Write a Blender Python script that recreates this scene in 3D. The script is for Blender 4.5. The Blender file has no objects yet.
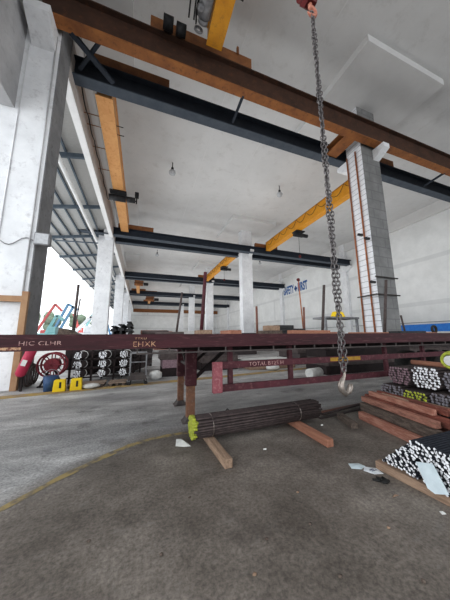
import bpy, bmesh, math, random
from mathutils import Vector, Matrix
random.seed(7)
SC = bpy.context.scene
COL = SC.collection
R = math.radians

# ------------------------------------------------------------------ materials
def mat(name, col, col2=None, rough=0.8, metal=0.0, scale=4.0, detail=6.0, bump=0.0, lo=0.35, hi=0.65,
        streak=None, brick=None, col3=None, spec=0.3):
    m = bpy.data.materials.new(name); m.use_nodes = True
    nt = m.node_tree; N = nt.nodes; L = nt.links
    b = N['Principled BSDF']
    b.inputs['Roughness'].default_value = rough
    b.inputs['Metallic'].default_value = metal
    b.inputs['Specular IOR Level'].default_value = spec
    b.inputs['Base Color'].default_value = (*col, 1)
    if col2 is None: return m
    g = N.new('ShaderNodeNewGeometry')
    mp = N.new('ShaderNodeMapping'); L.new(g.outputs['Position'], mp.inputs['Vector'])
    if streak: mp.inputs['Scale'].default_value = streak
    nz = N.new('ShaderNodeTexNoise'); nz.inputs['Scale'].default_value = scale; nz.inputs['Detail'].default_value = detail
    nz.inputs['Roughness'].default_value = 0.65
    L.new(mp.outputs[0], nz.inputs['Vector'])
    cr = N.new('ShaderNodeValToRGB')
    cr.color_ramp.elements[0].position = lo; cr.color_ramp.elements[1].position = hi
    cr.color_ramp.elements[0].color = (*col, 1); cr.color_ramp.elements[1].color = (*col2, 1)
    L.new(nz.outputs['Fac'], cr.inputs['Fac'])
    out = cr.outputs['Color']
    if col3:
        n3 = N.new('ShaderNodeTexNoise'); n3.inputs['Scale'].default_value = scale * 3.7; n3.inputs['Detail'].default_value = 8
        n3.inputs['Roughness'].default_value = 0.7
        L.new(mp.outputs[0], n3.inputs['Vector'])
        c3 = N.new('ShaderNodeValToRGB'); c3.color_ramp.elements[0].position = .54; c3.color_ramp.elements[1].position = .72
        c3.color_ramp.elements[0].color = (0, 0, 0, 1); c3.color_ramp.elements[1].color = (1, 1, 1, 1)
        L.new(n3.outputs['Fac'], c3.inputs['Fac'])
        mx = N.new('ShaderNodeMixRGB'); L.new(c3.outputs['Color'], mx.inputs['Fac'])
        L.new(out, mx.inputs[1]); mx.inputs[2].default_value = (*col3, 1); out = mx.outputs[0]
    if brick:   # (block width, row height, mortar colour, strength): block joints on walls facing X or Y
        sp = N.new('ShaderNodeSeparateXYZ'); L.new(g.outputs['Position'], sp.inputs[0])
        ad = N.new('ShaderNodeMath'); ad.operation = 'ADD'
        L.new(sp.outputs[0], ad.inputs[0]); L.new(sp.outputs[1], ad.inputs[1])
        cb = N.new('ShaderNodeCombineXYZ'); L.new(ad.outputs[0], cb.inputs[0]); L.new(sp.outputs[2], cb.inputs[1])
        bt = N.new('ShaderNodeTexBrick'); L.new(cb.outputs[0], bt.inputs['Vector'])
        bt.inputs['Scale'].default_value = 1; bt.inputs['Brick Width'].default_value = brick[0]
        bt.inputs['Row Height'].default_value = brick[1]; bt.inputs['Mortar Size'].default_value = brick[1] * .06
        bt.inputs['Mortar Smooth'].default_value = .4
        mf = N.new('ShaderNodeMath'); mf.operation = 'MULTIPLY'; mf.inputs[1].default_value = brick[3]
        L.new(bt.outputs['Fac'], mf.inputs[0])
        mx = N.new('ShaderNodeMixRGB'); L.new(mf.outputs[0], mx.inputs['Fac'])
        L.new(out, mx.inputs[1]); mx.inputs[2].default_value = (*brick[2], 1); out = mx.outputs[0]
    L.new(out, b.inputs['Base Color'])
    if bump:
        bp = N.new('ShaderNodeBump'); bp.inputs['Strength'].default_value = bump; bp.inputs['Distance'].default_value = .02
        n2 = N.new('ShaderNodeTexNoise'); n2.inputs['Scale'].default_value = scale * 4; n2.inputs['Detail'].default_value = 8
        L.new(mp.outputs[0], n2.inputs['Vector']); L.new(n2.outputs['Fac'], bp.inputs['Height'])
        L.new(bp.outputs['Normal'], b.inputs['Normal'])
    return m

M = {}
M['ceiling'] = mat('ceiling_paint', (.60, .60, .60), (.68, .68, .68), rough=.95, scale=.35, col3=(.56, .555, .55), lo=.3, hi=.7)
M['panel'] = mat('drop_panel_paint', (.64, .64, .64), (.70, .70, .70), rough=.95, scale=.6)
M['wall'] = mat('wall_paint', (.70, .71, .71), (.80, .81, .81), rough=.9, scale=.5, brick=(40, 5.2, (.5, .51, .52), .35))
M['grey_wall'] = mat('weathered_wall', (.42, .42, .43), (.56, .56, .57), rough=.95, scale=.8, col3=(.36, .36, .37))
M['lintel'] = mat('lintel_render', (.46, .42, .40), (.55, .51, .49), rough=.95, scale=.8, col3=(.28, .24, .22))
M['white_strip'] = mat('white_soffit', (.8, .8, .8), (.88, .88, .88), rough=.8, scale=1)
M['pillar'] = mat('painted_block', (.72, .73, .76), (.84, .85, .88), rough=.9, scale=1.2, brick=(3.0, .33, (.26, .26, .28), .75), col3=(.62, .62, .64))
M['pillar_plain'] = mat('painted_concrete', (.70, .71, .73), (.82, .83, .85), rough=.9, scale=1.0, col3=(.58, .58, .6))
M['pillar_shade'] = mat('shaded_concrete', (.20, .20, .208), (.27, .27, .275), rough=.95, scale=1.2, col3=(.14, .14, .14))  # white pillar darkened: shade on its side face painted into the colour
M['block_shade'] = mat('shaded_block', (.19, .19, .19), (.26, .26, .26), rough=.95, scale=1.2, brick=(1.3, .6, (.10, .10, .11), .4), col3=(.20, .20, .20))  # pillar front turned away from the opening, its shade baked into this grey
M['orange_rust'] = mat('rusty_orange_paint', (.36, .145, .045), (.22, .085, .032), rough=.7, scale=1.3, col3=(.11, .045, .025))
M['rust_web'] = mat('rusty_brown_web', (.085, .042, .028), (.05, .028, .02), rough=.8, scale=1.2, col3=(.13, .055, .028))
M['navy'] = mat('navy_paint', (.018, .024, .036), (.028, .036, .050), rough=.65, scale=2)
M['navy_light'] = mat('blue_grey_flange', (.055, .070, .092), (.08, .096, .118), rough=.6, scale=2)
M['rail_black'] = mat('rail_steel', (.03, .027, .027), (.06, .05, .045), rough=.6, metal=.3)
M['yellow'] = mat('crane_yellow', (.72, .34, .025), (.62, .27, .02), rough=.5, scale=1.5, col3=(.45, .2, .03))
M['orange'] = mat('crane_orange', (.66, .36, .15), (.58, .29, .11), rough=.55, scale=1.5, col3=(.45, .2, .06))
M['truck_brown'] = mat('end_truck_rust', (.30, .13, .05), (.20, .085, .04), rough=.75, scale=3)
M['black'] = mat('black_cast', (.012, .012, .014), (.03, .03, .032), rough=.5, scale=6)
M['grey_metal'] = mat('grey_metal', (.20, .20, .21), (.32, .32, .33), rough=.5, metal=.5, scale=6)
M['cable'] = mat('cable_rubber', (.02, .02, .02), rough=.6)
M['red_cast'] = mat('dark_red_paint', (.14, .02, .02), (.08, .012, .015), rough=.5, scale=8)
M['copper'] = mat('pale_red_hook', (.55, .24, .17), (.42, .17, .12), rough=.45, metal=.2, scale=20)
M['chain'] = mat('worn_chain_steel', (.07, .062, .064), (.24, .225, .225), rough=.45, metal=.6, scale=30)
M['hook'] = mat('bright_hook_steel', (.26, .22, .20), (.42, .38, .34), rough=.42, metal=.7, scale=30)
M['maroon'] = mat('maroon_paint', (.062, .015, .021), (.034, .010, .013), rough=.6, scale=2, streak=(.6, 1, 6), col3=(.13, .055, .06))
M['maroon_light'] = mat('faded_maroon', (.10, .028, .038), (.06, .018, .024), rough=.65, scale=4, col3=(.20, .10, .10))
M['pink_plate'] = mat('faded_pink_paint', (.30, .10, .115), (.22, .065, .08), rough=.7, scale=8, col3=(.45, .28, .28))
M['under'] = mat('dark_chassis', (.014, .010, .011), (.03, .02, .02), rough=.8, scale=4)
M['lip'] = mat('chassis_lip', (.10, .085, .08), (.06, .05, .05), rough=.7, scale=5)
M['rust_leg'] = mat('rusty_leg', (.27, .13, .075), (.17, .09, .06), rough=.7, scale=8, col3=(.40, .31, .27))
M['deck_wood'] = mat('deck_planks', (.16, .11, .08), (.24, .17, .12), rough=.9, scale=3, streak=(1, 8, 1))
M['rebar'] = mat('rebar_dark', (.050, .042, .044), (.09, .07, .068), rough=.55, metal=.5, scale=20)
M['rebar_brown'] = mat('rebar_brown', (.095, .072, .070), (.05, .038, .038), rough=.6, metal=.35, scale=14)
M['bar_black'] = mat('bar_black', (.012, .014, .020), (.03, .034, .044), rough=.35, metal=.4, scale=20)
M['end_white'] = mat('cut_bar_end', (.82, .83, .86), (.03, .03, .04), rough=.5, scale=40, lo=.535, hi=.60)
M['end_grey'] = mat('bar_end_grey', (.30, .29, .32), (.13, .12, .14), rough=.5, metal=.3, scale=22)
M['end_pink'] = mat('bar_end_pink', (.34, .24, .27), (.15, .09, .11), rough=.5, metal=.2, scale=22)
M['end_yellow'] = mat('bar_end_yellow', (.48, .52, .06), (.22, .25, .05), rough=.6, scale=30)
M['wire'] = mat('tie_wire', (.25, .22, .20), rough=.4, metal=.7)
M['timber_red'] = mat('red_timber', (.36, .175, .13), (.22, .105, .08), rough=.9, scale=3, streak=(9, .7, 9), col3=(.40, .24, .18), lo=.42, hi=.58)
M['timber_rust'] = mat('rust_red_timber', (.22, .07, .05), (.13, .048, .038), rough=.9, scale=3, streak=(9, .7, 9), col3=(.33, .18, .13), lo=.42, hi=.58)
M['timber_pink'] = mat('pinkish_timber', (.42, .22, .165), (.30, .13, .095), rough=.9, scale=3, streak=(9, .7, 9), col3=(.22, .11, .08), lo=.42, hi=.58)
M['timber_dark'] = mat('dark_timber', (.06, .046, .040), (.15, .12, .10), rough=.95, scale=4, streak=(6, 1, 6), col3=(.24, .17, .14))
M['timber_pale'] = mat('pale_timber', (.36, .255, .185), (.20, .135, .095), rough=.9, scale=4, streak=(6, 1, 6), col3=(.18, .12, .09))
M['timber_orange'] = mat('orange_timber', (.38, .19, .13), (.28, .13, .085), rough=.85, scale=4, streak=(6, 1, 6))
M['paper'] = mat('paper', (.75, .78, .80), (.62, .66, .70), rough=.8, scale=14)
M['tag'] = mat('pale_blue_tag', (.60, .68, .72), (.50, .58, .62), rough=.7, scale=10)
M['white'] = mat('dull_white', (.70, .70, .68), (.55, .55, .54), rough=.8, scale=8)
M['ink'] = mat('dark_print', (.08, .09, .16), rough=.8)
M['wood_frame'] = mat('wood_strip', (.42, .27, .16), (.34, .20, .12), rough=.85, scale=4)
M['pipe_orange'] = mat('rusty_pipe', (.42, .17, .08), (.24, .09, .05), rough=.7, scale=6)
M['stake'] = mat('rusty_stake', (.14, .06, .05), (.22, .11, .08), rough=.7, scale=8)
M['stake_dark'] = mat('dark_stake', (.06, .045, .045), (.10, .08, .075), rough=.7, scale=8)
M['magenta'] = mat('magenta_tank', (.45, .04, .09), (.36, .03, .07), rough=.45, scale=4)
M['reel_red'] = mat('reel_red', (.22, .03, .045), (.14, .02, .03), rough=.5, scale=6)
M['bucket_blue'] = mat('blue_plastic', (.03, .07, .16), (.05, .10, .2), rough=.5, scale=4)
M['sign_yellow'] = mat('yellow_plastic', (.85, .62, .02), (.75, .52, .02), rough=.5, scale=6)
M['guard_yellow'] = mat('worn_yellow_band', (.42, .26, .03), (.25, .13, .03), rough=.7, scale=12)
M['blue_paint'] = mat('bright_blue_paint', (.03, .19, .62), (.04, .24, .70), rough=.5, scale=3)
M['text_blue'] = mat('blue_letter_paint', (.05, .13, .34), rough=.8)
M['text_yellow'] = mat('faded_stencil', (.50, .32, .20), (.16, .06, .05), rough=.8, scale=30, lo=.46, hi=.6)
M['text_pale'] = mat('pale_stencil', (.48, .32, .30), (.14, .05, .055), rough=.8, scale=26, lo=.5, hi=.62)
M['rubber'] = mat('tyre_rubber', (.018, .018, .018), (.035, .034, .033), rough=.8, scale=12)
M['roof_sheet'] = mat('roof_sheet', (.42, .42, .41), (.52, .52, .51), rough=.6, metal=.1, scale=5, streak=(1, 14, 1))
M['steel_blue'] = mat('blue_grey_steel', (.085, .11, .14), (.12, .15, .18), rough=.6, scale=2)
M['gutter'] = mat('white_gutter', (.72, .72, .72), (.82, .82, .82), rough=.5, scale=1)
M['leaf'] = mat('leaves', (.20, .27, .19), (.32, .38, .30), rough=.9, scale=2)
M['bark'] = mat('bark', (.15, .11, .08), (.2, .16, .12), rough=.9, scale=4)
M['boom_red'] = mat('boom_red', (.62, .16, .15), (.52, .12, .12), rough=.5, scale=3)
M['boom_blue'] = mat('boom_blue', (.14, .30, .48), (.2, .36, .52), rough=.5, scale=3)
M['boom_teal'] = mat('boom_teal', (.22, .46, .48), (.3, .52, .52), rough=.5, scale=3)
M['boom_white'] = mat('boom_white', (.7, .72, .75), (.6, .62, .65), rough=.5, scale=3)
M['lamp_glass'] = mat('lamp_glass', (.55, .56, .58), (.42, .43, .45), rough=.2, scale=10)
M['plank_end'] = mat('rack_timber', (.20, .15, .12), (.30, .23, .18), rough=.9, scale=4)

# hall floor: worn oily concrete, browner near the camera, paler dusty drive lane further left
def floor_material():
    m = bpy.data.materials.new('worn_concrete'); m.use_nodes = True
    nt = m.node_tree; N = nt.nodes; L = nt.links; b = N['Principled BSDF']
    g = N.new('ShaderNodeNewGeometry')
    def noise(sc, det=8, rough=.6, s=(1, 1, 1)):
        mp = N.new('ShaderNodeMapping'); mp.inputs['Scale'].default_value = s; L.new(g.outputs['Position'], mp.inputs[0])
        n = N.new('ShaderNodeTexNoise'); n.inputs['Scale'].default_value = sc; n.inputs['Detail'].default_value = det
        n.inputs['Roughness'].default_value = rough; L.new(mp.outputs[0], n.inputs['Vector']); return n.outputs['Fac']
    def ramp(f, stops):
        r = N.new('ShaderNodeValToRGB'); r.color_ramp.elements[0].position = stops[0][0]; r.color_ramp.elements[1].position = stops[-1][0]
        r.color_ramp.elements[0].color = (*stops[0][1], 1); r.color_ramp.elements[1].color = (*stops[-1][1], 1)
        for p, c in stops[1:-1]:
            e = r.color_ramp.elements.new(p); e.color = (*c, 1)
        L.new(f, r.inputs[0]); return r.outputs[0]
    def mix(f, a, c, mode='MIX'):
        x = N.new('ShaderNodeMixRGB'); x.blend_type = mode
        if isinstance(f, (int, float)): x.inputs[0].default_value = f
        else: L.new(f, x.inputs[0])
        for i, v in ((1, a), (2, c)):
            if isinstance(v, tuple): x.inputs[i].default_value = (*v, 1)
            else: L.new(v, x.inputs[i])
        return x.outputs[0]
    near = ramp(noise(.9, 10, .7), [(.32, (.085, .072, .062)), (.5, (.170, .148, .130)), (.68, (.28, .25, .222))])
    far = ramp(noise(.8, 10, .7, (.5, 1.6, 1)), [(.34, (.26, .255, .26)), (.5, (.40, .395, .395)), (.66, (.66, .655, .65))])
    # lane boundary: distance to the worn line (line runs from (-1.6,2.3) to (0.6,3.85), then along X)
    sp = N.new('ShaderNodeSeparateXYZ'); L.new(g.outputs['Position'], sp.inputs[0])
    def math_(op, a, c=None):
        x = N.new('ShaderNodeMath'); x.operation = op
        for i, v in enumerate((a, c)):
            if v is None: continue
            if isinstance(v, (int, float)): x.inputs[i].default_value = v
            else: L.new(v, x.inputs[i])
        return x.outputs[0]
    wob = math_('MULTIPLY', math_('SUBTRACT', noise(1.3, 4), .5), .5)
    line1 = math_('SUBTRACT', math_('SUBTRACT', sp.outputs[1], math_('MULTIPLY', sp.outputs[0], .85)), 3.85)
    line2 = math_('SUBTRACT', sp.outputs[1], 3.95)
    d = math_('ADD', math_('MAXIMUM', line1, line2), wob)     # negative on the near side
    f = N.new('ShaderNodeMapRange'); f.inputs['From Min'].default_value = -.15; f.inputs['From Max'].default_value = .35
    L.new(d, f.inputs['Value'])
    base = mix(f.outputs[0], near, far)
    # fine grit + dark oil blotches + pale scuffs
    grit = ramp(noise(34, 6, .75), [(.36, (.5, .5, .5)), (.64, (1.4, 1.4, 1.4))])
    base = mix(.8, base, grit, 'MULTIPLY')
    oil = ramp(noise(1.7, 5, .6), [(.56, (0, 0, 0)), (.74, (1, 1, 1))])
    base = mix(mix(.65, (0, 0, 0), oil), base, (.055, .046, .042))
    sc = ramp(noise(3.2, 12, .75, (1, 2.2, 1)), [(.56, (0, 0, 0)), (.78, (1, 1, 1))])
    base = mix(mix(.5, (0, 0, 0), sc), base, (.30, .285, .27))
    L.new(base, b.inputs['Base Color'])
    rr = ramp(noise(.7, 6), [(.35, (.45, .45, .45)), (.65, (.8, .8, .8))])
    L.new(rr, b.inputs['Roughness']); b.inputs['Specular IOR Level'].default_value = .35
    bp = N.new('ShaderNodeBump'); bp.inputs['Strength'].default_value = .35; bp.inputs['Distance'].default_value = .01
    L.new(noise(14, 8, .7), bp.inputs['Height']); L.new(bp.outputs[0], b.inputs['Normal'])
    return m
M['floor'] = floor_material()
M['ground'] = mat('yard_concrete', (.36, .35, .34), (.46, .45, .44), rough=.9, scale=.6)
def worn_paint(name, col, under, lo, hi, sc=9):
    return mat(name, under, col, rough=.8, scale=sc, lo=lo, hi=hi)
M['line'] = worn_paint('worn_yellow_line', (.36, .28, .13), (.17, .15, .13), .38, .56, 7)
M['kerb'] = worn_paint('worn_kerb_paint', (.42, .29, .10), (.25, .20, .15), .35, .6, 3)

# ------------------------------------------------------------------ mesh builder
class MB:
    def __init__(s): s.bm = bmesh.new(); s.mi = 0
    def face(s, vs):
        try:
            f = s.bm.faces.new(vs); f.material_index = s.mi; return f
        except ValueError: return None
    def box(s, x0, x1, y0, y1, z0, z1):
        v = [s.bm.verts.new((x, y, z)) for z in (z0, z1) for y in (y0, y1) for x in (x0, x1)]
        for q in ((0, 2, 3, 1), (4, 5, 7, 6), (0, 1, 5, 4), (2, 6, 7, 3), (0, 4, 6, 2), (1, 3, 7, 5)): s.face([v[i] for i in q])
        return s
    def bar(s, a, b, w, h=None, up=(0, 0, 1), e=0):
        """rectangular bar from a to b"""
        a = Vector(a); b = Vector(b); d = (b - a).normalized(); h = h or w
        up = Vector(up)
        if abs(d.dot(up)) > .99: up = Vector((0, 1, 0))
        r = d.cross(up).normalized(); u = r.cross(d)
        vs = []
        for p, k in ((a, 1), (b, 1)):
            for i, j in ((-1, -1), (1, -1), (1, 1), (-1, 1)):
                vs.append(s.bm.verts.new(p + r * (i * w / 2) + u * (j * h / 2)))
        s.face(vs[3::-1]); s.face(vs[4:])
        for i in range(4):
            k = (i + 1) % 4; s.face([vs[i], vs[k], vs[4 + k], vs[4 + i]])
        return s
    def tube(s, pts, r, n=8, caps=True, endmat=None, closed=False):
        pts = [Vector(p) for p in pts]; rings = []
        m = len(pts); prev = None
        for i, p in enumerate(pts):
            if closed: d = (pts[(i + 1) % m] - pts[i - 1]).normalized()
            elif i == 0: d = (pts[1] - p).normalized()
            elif i == m - 1: d = (p - pts[-2]).normalized()
            else: d = (pts[i + 1] - pts[i - 1]).normalized()
            if prev is None:
                t = Vector((0, 0, 1)) if abs(d.z) < .9 else Vector((1, 0, 0)); x = d.cross(t).normalized()
            else:
                x = (prev - d * prev.dot(d)).normalized()
            prev = x; y = d.cross(x)
            rr = r[i] if isinstance(r, (list, tuple)) else r
            rings.append([s.bm.verts.new(p + x * (rr * math.cos(2 * math.pi * k / n)) + y * (rr * math.sin(2 * math.pi * k / n))) for k in range(n)])
        cnt = m if closed else m - 1
        for i in range(cnt):
            A = rings[i]; B = rings[(i + 1) % m]
            for k in range(n):
                f = s.face([A[k], A[(k + 1) % n], B[(k + 1) % n], B[k]])
                if f: f.smooth = True
        if caps and not closed:
            o = s.mi
            if endmat is not None: s.mi = endmat
            s.face(rings[0][::-1]); s.face(rings[-1]); s.mi = o
        return s
    def prism(s, poly, axis, a, b):
        """extrude a 2-D polygon; axis 'x': poly=(y,z); 'y': (x,z); 'z': (x,y)"""
        def P(p, t): return {'x': (t, p[0], p[1]), 'y': (p[0], t, p[1]), 'z': (p[0], p[1], t)}[axis]
        A = [s.bm.verts.new(P(p, a)) for p in poly]; B = [s.bm.verts.new(P(p, b)) for p in poly]
        s.face(A); s.face(B[::-1]); n = len(poly)
        for i in range(n): s.face([A[i], B[i], B[(i + 1) % n], A[(i + 1) % n]])
        return s
    def ball(s, c, r, sx=1, sy=1, sz=1, sub=2, jitter=0):
        res = bmesh.ops.create_icosphere(s.bm, subdivisions=sub, radius=r)
        for v in res['verts']:
            k = 1 + random.uniform(-jitter, jitter)
            v.co = Vector((v.co.x * sx * k + c[0], v.co.y * sy * k + c[1], v.co.z * sz * k + c[2]))
        for f in {f for v in res['verts'] for f in v.link_faces}: f.material_index = s.mi; f.smooth = True
        return s
    def torus(s, c, R1, r, axis='x', n=28, k=8, a0=0, a1=2 * math.pi):
        full = abs(a1 - a0 - 2 * math.pi) < 1e-6; pts = []
        for i in range(n if full else n + 1):
            t = a0 + (a1 - a0) * i / n; u, v = R1 * math.cos(t), R1 * math.sin(t)
            pts.append({'x': (c[0], c[1] + u, c[2] + v), 'y': (c[0] + u, c[1], c[2] + v), 'z': (c[0] + u, c[1] + v, c[2])}[axis])
        return s.tube(pts, r, k, closed=full)
    def mesh(s, name, mats, bevel=0):
        if bevel:
            bmesh.ops.bevel(s.bm, geom=[e for e in s.bm.edges], offset=bevel, segments=1, affect='EDGES', clamp_overlap=True)
        bmesh.ops.recalc_face_normals(s.bm, faces=s.bm.faces)
        me = bpy.data.meshes.new(name); s.bm.to_mesh(me); s.bm.free()
        for m in (mats if isinstance(mats, (list, tuple)) else [mats]): me.materials.append(m)
        return me

def props(o, label, cat, group=None, kind=None):
    if label: o['label'] = label
    if cat: o['category'] = cat
    if group: o['group'] = group
    if kind: o['kind'] = kind
    return o
def thing(name, label, cat, loc=(0, 0, 0), group=None, rz=0):
    o = bpy.data.objects.new(name, None); COL.objects.link(o); o.empty_display_size = .2
    o.location = loc; o.rotation_euler = (0, 0, rz)
    return props(o, label, cat, group)
def wmat(o):
    return Matrix.LocRotScale(o.location, o.rotation_euler, o.scale)
def world_of(o):
    m = wmat(o)
    while o.parent: o = o.parent; m = wmat(o) @ m
    return m
def part(root, name, mb, mats, label=None, bevel=0, local=False, kind=None):
    """a child mesh; geometry given in world coordinates unless local"""
    me = mb.mesh(name, mats, bevel)
    if not local: me.transform(world_of(root).inverted())
    o = bpy.data.objects.new(name, me); COL.objects.link(o); o.parent = root
    return props(o, label, None, None, kind)
def solo(name, mb, mats, label, cat, group=None, bevel=0, kind=None):
    me = mb.mesh(name, mats, bevel)
    xs = [v.co for v in me.vertices]
    c = Vector(((min(v.x for v in xs) + max(v.x for v in xs)) / 2, (min(v.y for v in xs) + max(v.y for v in xs)) / 2, min(v.z for v in xs)))
    me.transform(Matrix.Translation(-c))
    o = bpy.data.objects.new(name, me); COL.objects.link(o); o.location = c
    return props(o, label, cat, group, kind)
def struct(name, mb, mats, parent=None, label=None, cat=None, bevel=0):
    me = mb.mesh(name, mats, bevel)
    if parent: me.transform(world_of(parent).inverted())
    o = bpy.data.objects.new(name, me); COL.objects.link(o)
    if parent: o.parent = parent
    else: props(o, label, cat, None, 'structure')
    return o
def copy_tree(o, parent=None):
    c = o.copy(); COL.objects.link(c); c.parent = parent
    for ch in [x for x in COL.objects if x.parent == o]: copy_tree(ch, c)
    return c
def lettering(root, name, body, size, m, mtx, label=None, extrude=.002, sx=1, fit=None, bold=0):
    cu = bpy.data.curves.new(name, 'FONT'); cu.body = body; cu.size = size; cu.extrude = extrude
    cu.space_character = 1.05; cu.offset = bold
    ob = bpy.data.objects.new(name, cu); COL.objects.link(ob)
    bpy.context.view_layer.update()
    me = bpy.data.meshes.new_from_object(ob.evaluated_get(bpy.context.evaluated_depsgraph_get()))
    bpy.data.objects.remove(ob)
    if fit:
        vx = [v.co.x for v in me.vertices]; vy = [v.co.y for v in me.vertices]
        me.transform(Matrix.Diagonal((fit[0] / (max(vx) - min(vx)), fit[1] / (max(vy) - min(vy)), 1, 1)) @ Matrix.Translation((-min(vx), -min(vy), 0)))
    me.transform(mtx @ Matrix.Diagonal((sx, 1, 1, 1))); me.transform(world_of(root).inverted())
    me.materials.clear(); me.materials.append(m)
    o = bpy.data.objects.new(name, me); COL.objects.link(o); o.parent = root
    if label: o['label'] = label
    return o

# ------------------------------------------------------------------ building shell
CE = 16.4; XL = -3.42; XR = 31.0; YB = 98.0; YF = -8.0
ROW = [8.8 + 18 * k for k in range(5)]
fl = struct('floor', MB().box(-4.9, XR + .4, -14, YB + 4, -.2, 0), M['floor'], label='worn brown-grey concrete floor of the open steel yard hall', cat='floor')
# worn yellow lane line (curved) and painted kerb strip: flat marks of the floor
lm = MB(); pts = [(-2.3, 1.7), (-1.7, 2.32), (-1.11, 2.84), (-.76, 3.21), (-.4, 3.52), (-.08, 3.75), (.2, 3.86), (.55, 3.9), (1.2, 3.9)]
prev = None
for i in range(len(pts) - 1):
    for j in range(4):
        t = j / 4; x = pts[i][0] * (1 - t) + pts[i + 1][0] * t; y = pts[i][1] * (1 - t) + pts[i + 1][1] * t
        dx = pts[i + 1][0] - pts[i][0]; dy = pts[i + 1][1] - pts[i][1]; l = math.hypot(dx, dy); nx, ny = -dy / l, dx / l
        w = .045 + random.uniform(-.01, .012)
        cur = [lm.bm.verts.new((x + nx * w, y + ny * w, .003)), lm.bm.verts.new((x - nx * w, y - ny * w, .003))]
        if prev: lm.face([prev[0], prev[1], cur[1], cur[0]])
        prev = cur
struct('painted_line', lm, M['line'], fl)
struct('painted_kerb', MB().prism([(-4.8, 7.45), (3.4, 8.45), (12, 9.6), (12, 9.9), (3.4, 8.75), (-4.8, 7.75)], 'z', .001, .02), M['kerb'], fl)
g = MB().box(-90, -4.9, -60, 170, -.22, -.02); g.box(-4.9, 90, -60, -14, -.22, -.02)
struct('ground', g, M['ground'], label='pale concrete yard outside the hall', cat='ground')
struct('ceiling', MB().box(-4.9, XR + .4, YF, YB, CE, CE + .3), M['ceiling'], label='high off-white painted concrete ceiling', cat='ceiling')
wr = struct('wall_right', MB().box(XR, XR + .4, YF, YB, 0, CE), M['wall'], label='long white side wall with blue painted safety lettering', cat='wall')
struct('wall_far', MB().box(-4.9, XR, YB, YB + .4, 0, CE), M['wall'], label='white end wall far across the hall', cat='wall')
tm = MB().box(XR - .35, XR, YF, YB, 15.1, CE)
struct('trim_1', tm, M['panel'], label='white ledge beam along the top of the side wall', cat='trim')
struct('trim_2', MB().box(XR - .1, XR, YF, YB, 2.95, 3.02), M['grey_metal'], label='thin grey pipe running low along the side wall', cat='trim')
# left side: wall over the opening in front, lintel beam behind, infill above
wl = MB().box(-5.15, -4.5, YF, 8.8, 9.4, CE)
struct('wall_left', wl, M['grey_wall'], label='weathered grey wall above the open side at top left', cat='wall')
li = MB().box(-3.8, XL + .02, 9.81, YB, 12.5, 14.4)
struct('trim_3', li, M['lintel'], label='stained beige lintel beam over the open side', cat='trim')
struct('trim_4', MB().box(-3.8, XL - .02, 9.81, YB, 12.46, 12.5), M['white_strip'], label='bright white underside of the lintel beam', cat='trim')
struct('wall_upper', MB().box(-3.8, XL - .05, 9.81, YB, 14.4, CE), M['panel'], label='white infill wall between lintel and ceiling', cat='wall')
# gutter pipe below the lintel, outside
solo('gutter_pipe', MB().tube([(-5.12, 10.2, 12.1), (-5.12, 60, 12.1)], .14, 12), M['gutter'], 'long white gutter pipe under the canopy beside the lintel', 'pipe')
# ceiling drop panels round the pillar heads
def drop(name, x0, x1, y0, y1, lab):
    struct(name, MB().box(x0, x1, y0, y1, CE - .42, CE), M['panel'], label=lab, cat='ceiling panel')
n = 5
for k, Y in enumerate(ROW):
    cx = 12.98; cy = Y + .5
    drop('trim_%d' % n, cx - 3.05, cx + 3.05, cy - 3.2, cy + 3.2, 'square raised ceiling panel over the %s middle pillar' % ['nearest', 'second', 'third', 'fourth', 'fifth'][k]); n += 1
    drop('trim_%d' % n, XL, XL + 2.4, cy - 3.2, cy + 3.2, 'raised ceiling panel over the %s left pillar' % ['nearest', 'second', 'third', 'fourth', 'fifth'][k]); n += 1
# faint ceiling ribs
rb = MB()
for X in (4.2, 8.0, 18.5, 24): rb.box(X, X + .05, YF, YB, CE - .012, CE)
struct('trim_%d' % n, rb, M['panel'], label='thin plaster seams running the length of the ceiling', cat='trim'); n += 1

# ------------------------------------------------------------------ outside canopy
cn = thing('loading_canopy', 'corrugated grey canopy roof on blue-grey steel outside the open left side', 'canopy', (-7.4, 30, 0))
zi, ze, xi, xe = 13.15, 12.0, -3.82, -10.2
sh = MB(); 
sh.prism([(xi, zi), (xe, ze), (xe, ze + .05), (xi, zi + .05)], 'y', -3, 96)
part(cn, 'roof_sheet', sh, M['roof_sheet'])
def cz(x): return zi + (ze - zi) * (x - xi) / (xe - xi)
for x in (-4.9, -5.8, -6.7, -7.6, -8.5, -9.4):
    part(cn, 'purlin', MB().bar((x, -3, cz(x) - .09), (x, 96, cz(x) - .09), .1, .18), M['steel_blue'])
for k in range(16):
    y = 3 + 6 * k
    part(cn, 'rafter', MB().bar((xi, y, zi - .32), (xe, y, ze - .32), .16, .28), M['steel_blue'])
part(cn, 'eave_trim', MB().box(xe - .05, xe, -3, 96, ze - .15, ze + .12), M['gutter'])
for k in range(6):
    y = 9 + 18 * k
    part(cn, 'stay_tube', MB().tube([(xi, y + .4, 12.0), (xe + 1, y + .4, cz(xe + 1) - .5)], .07, 8), M['steel_blue'])

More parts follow.
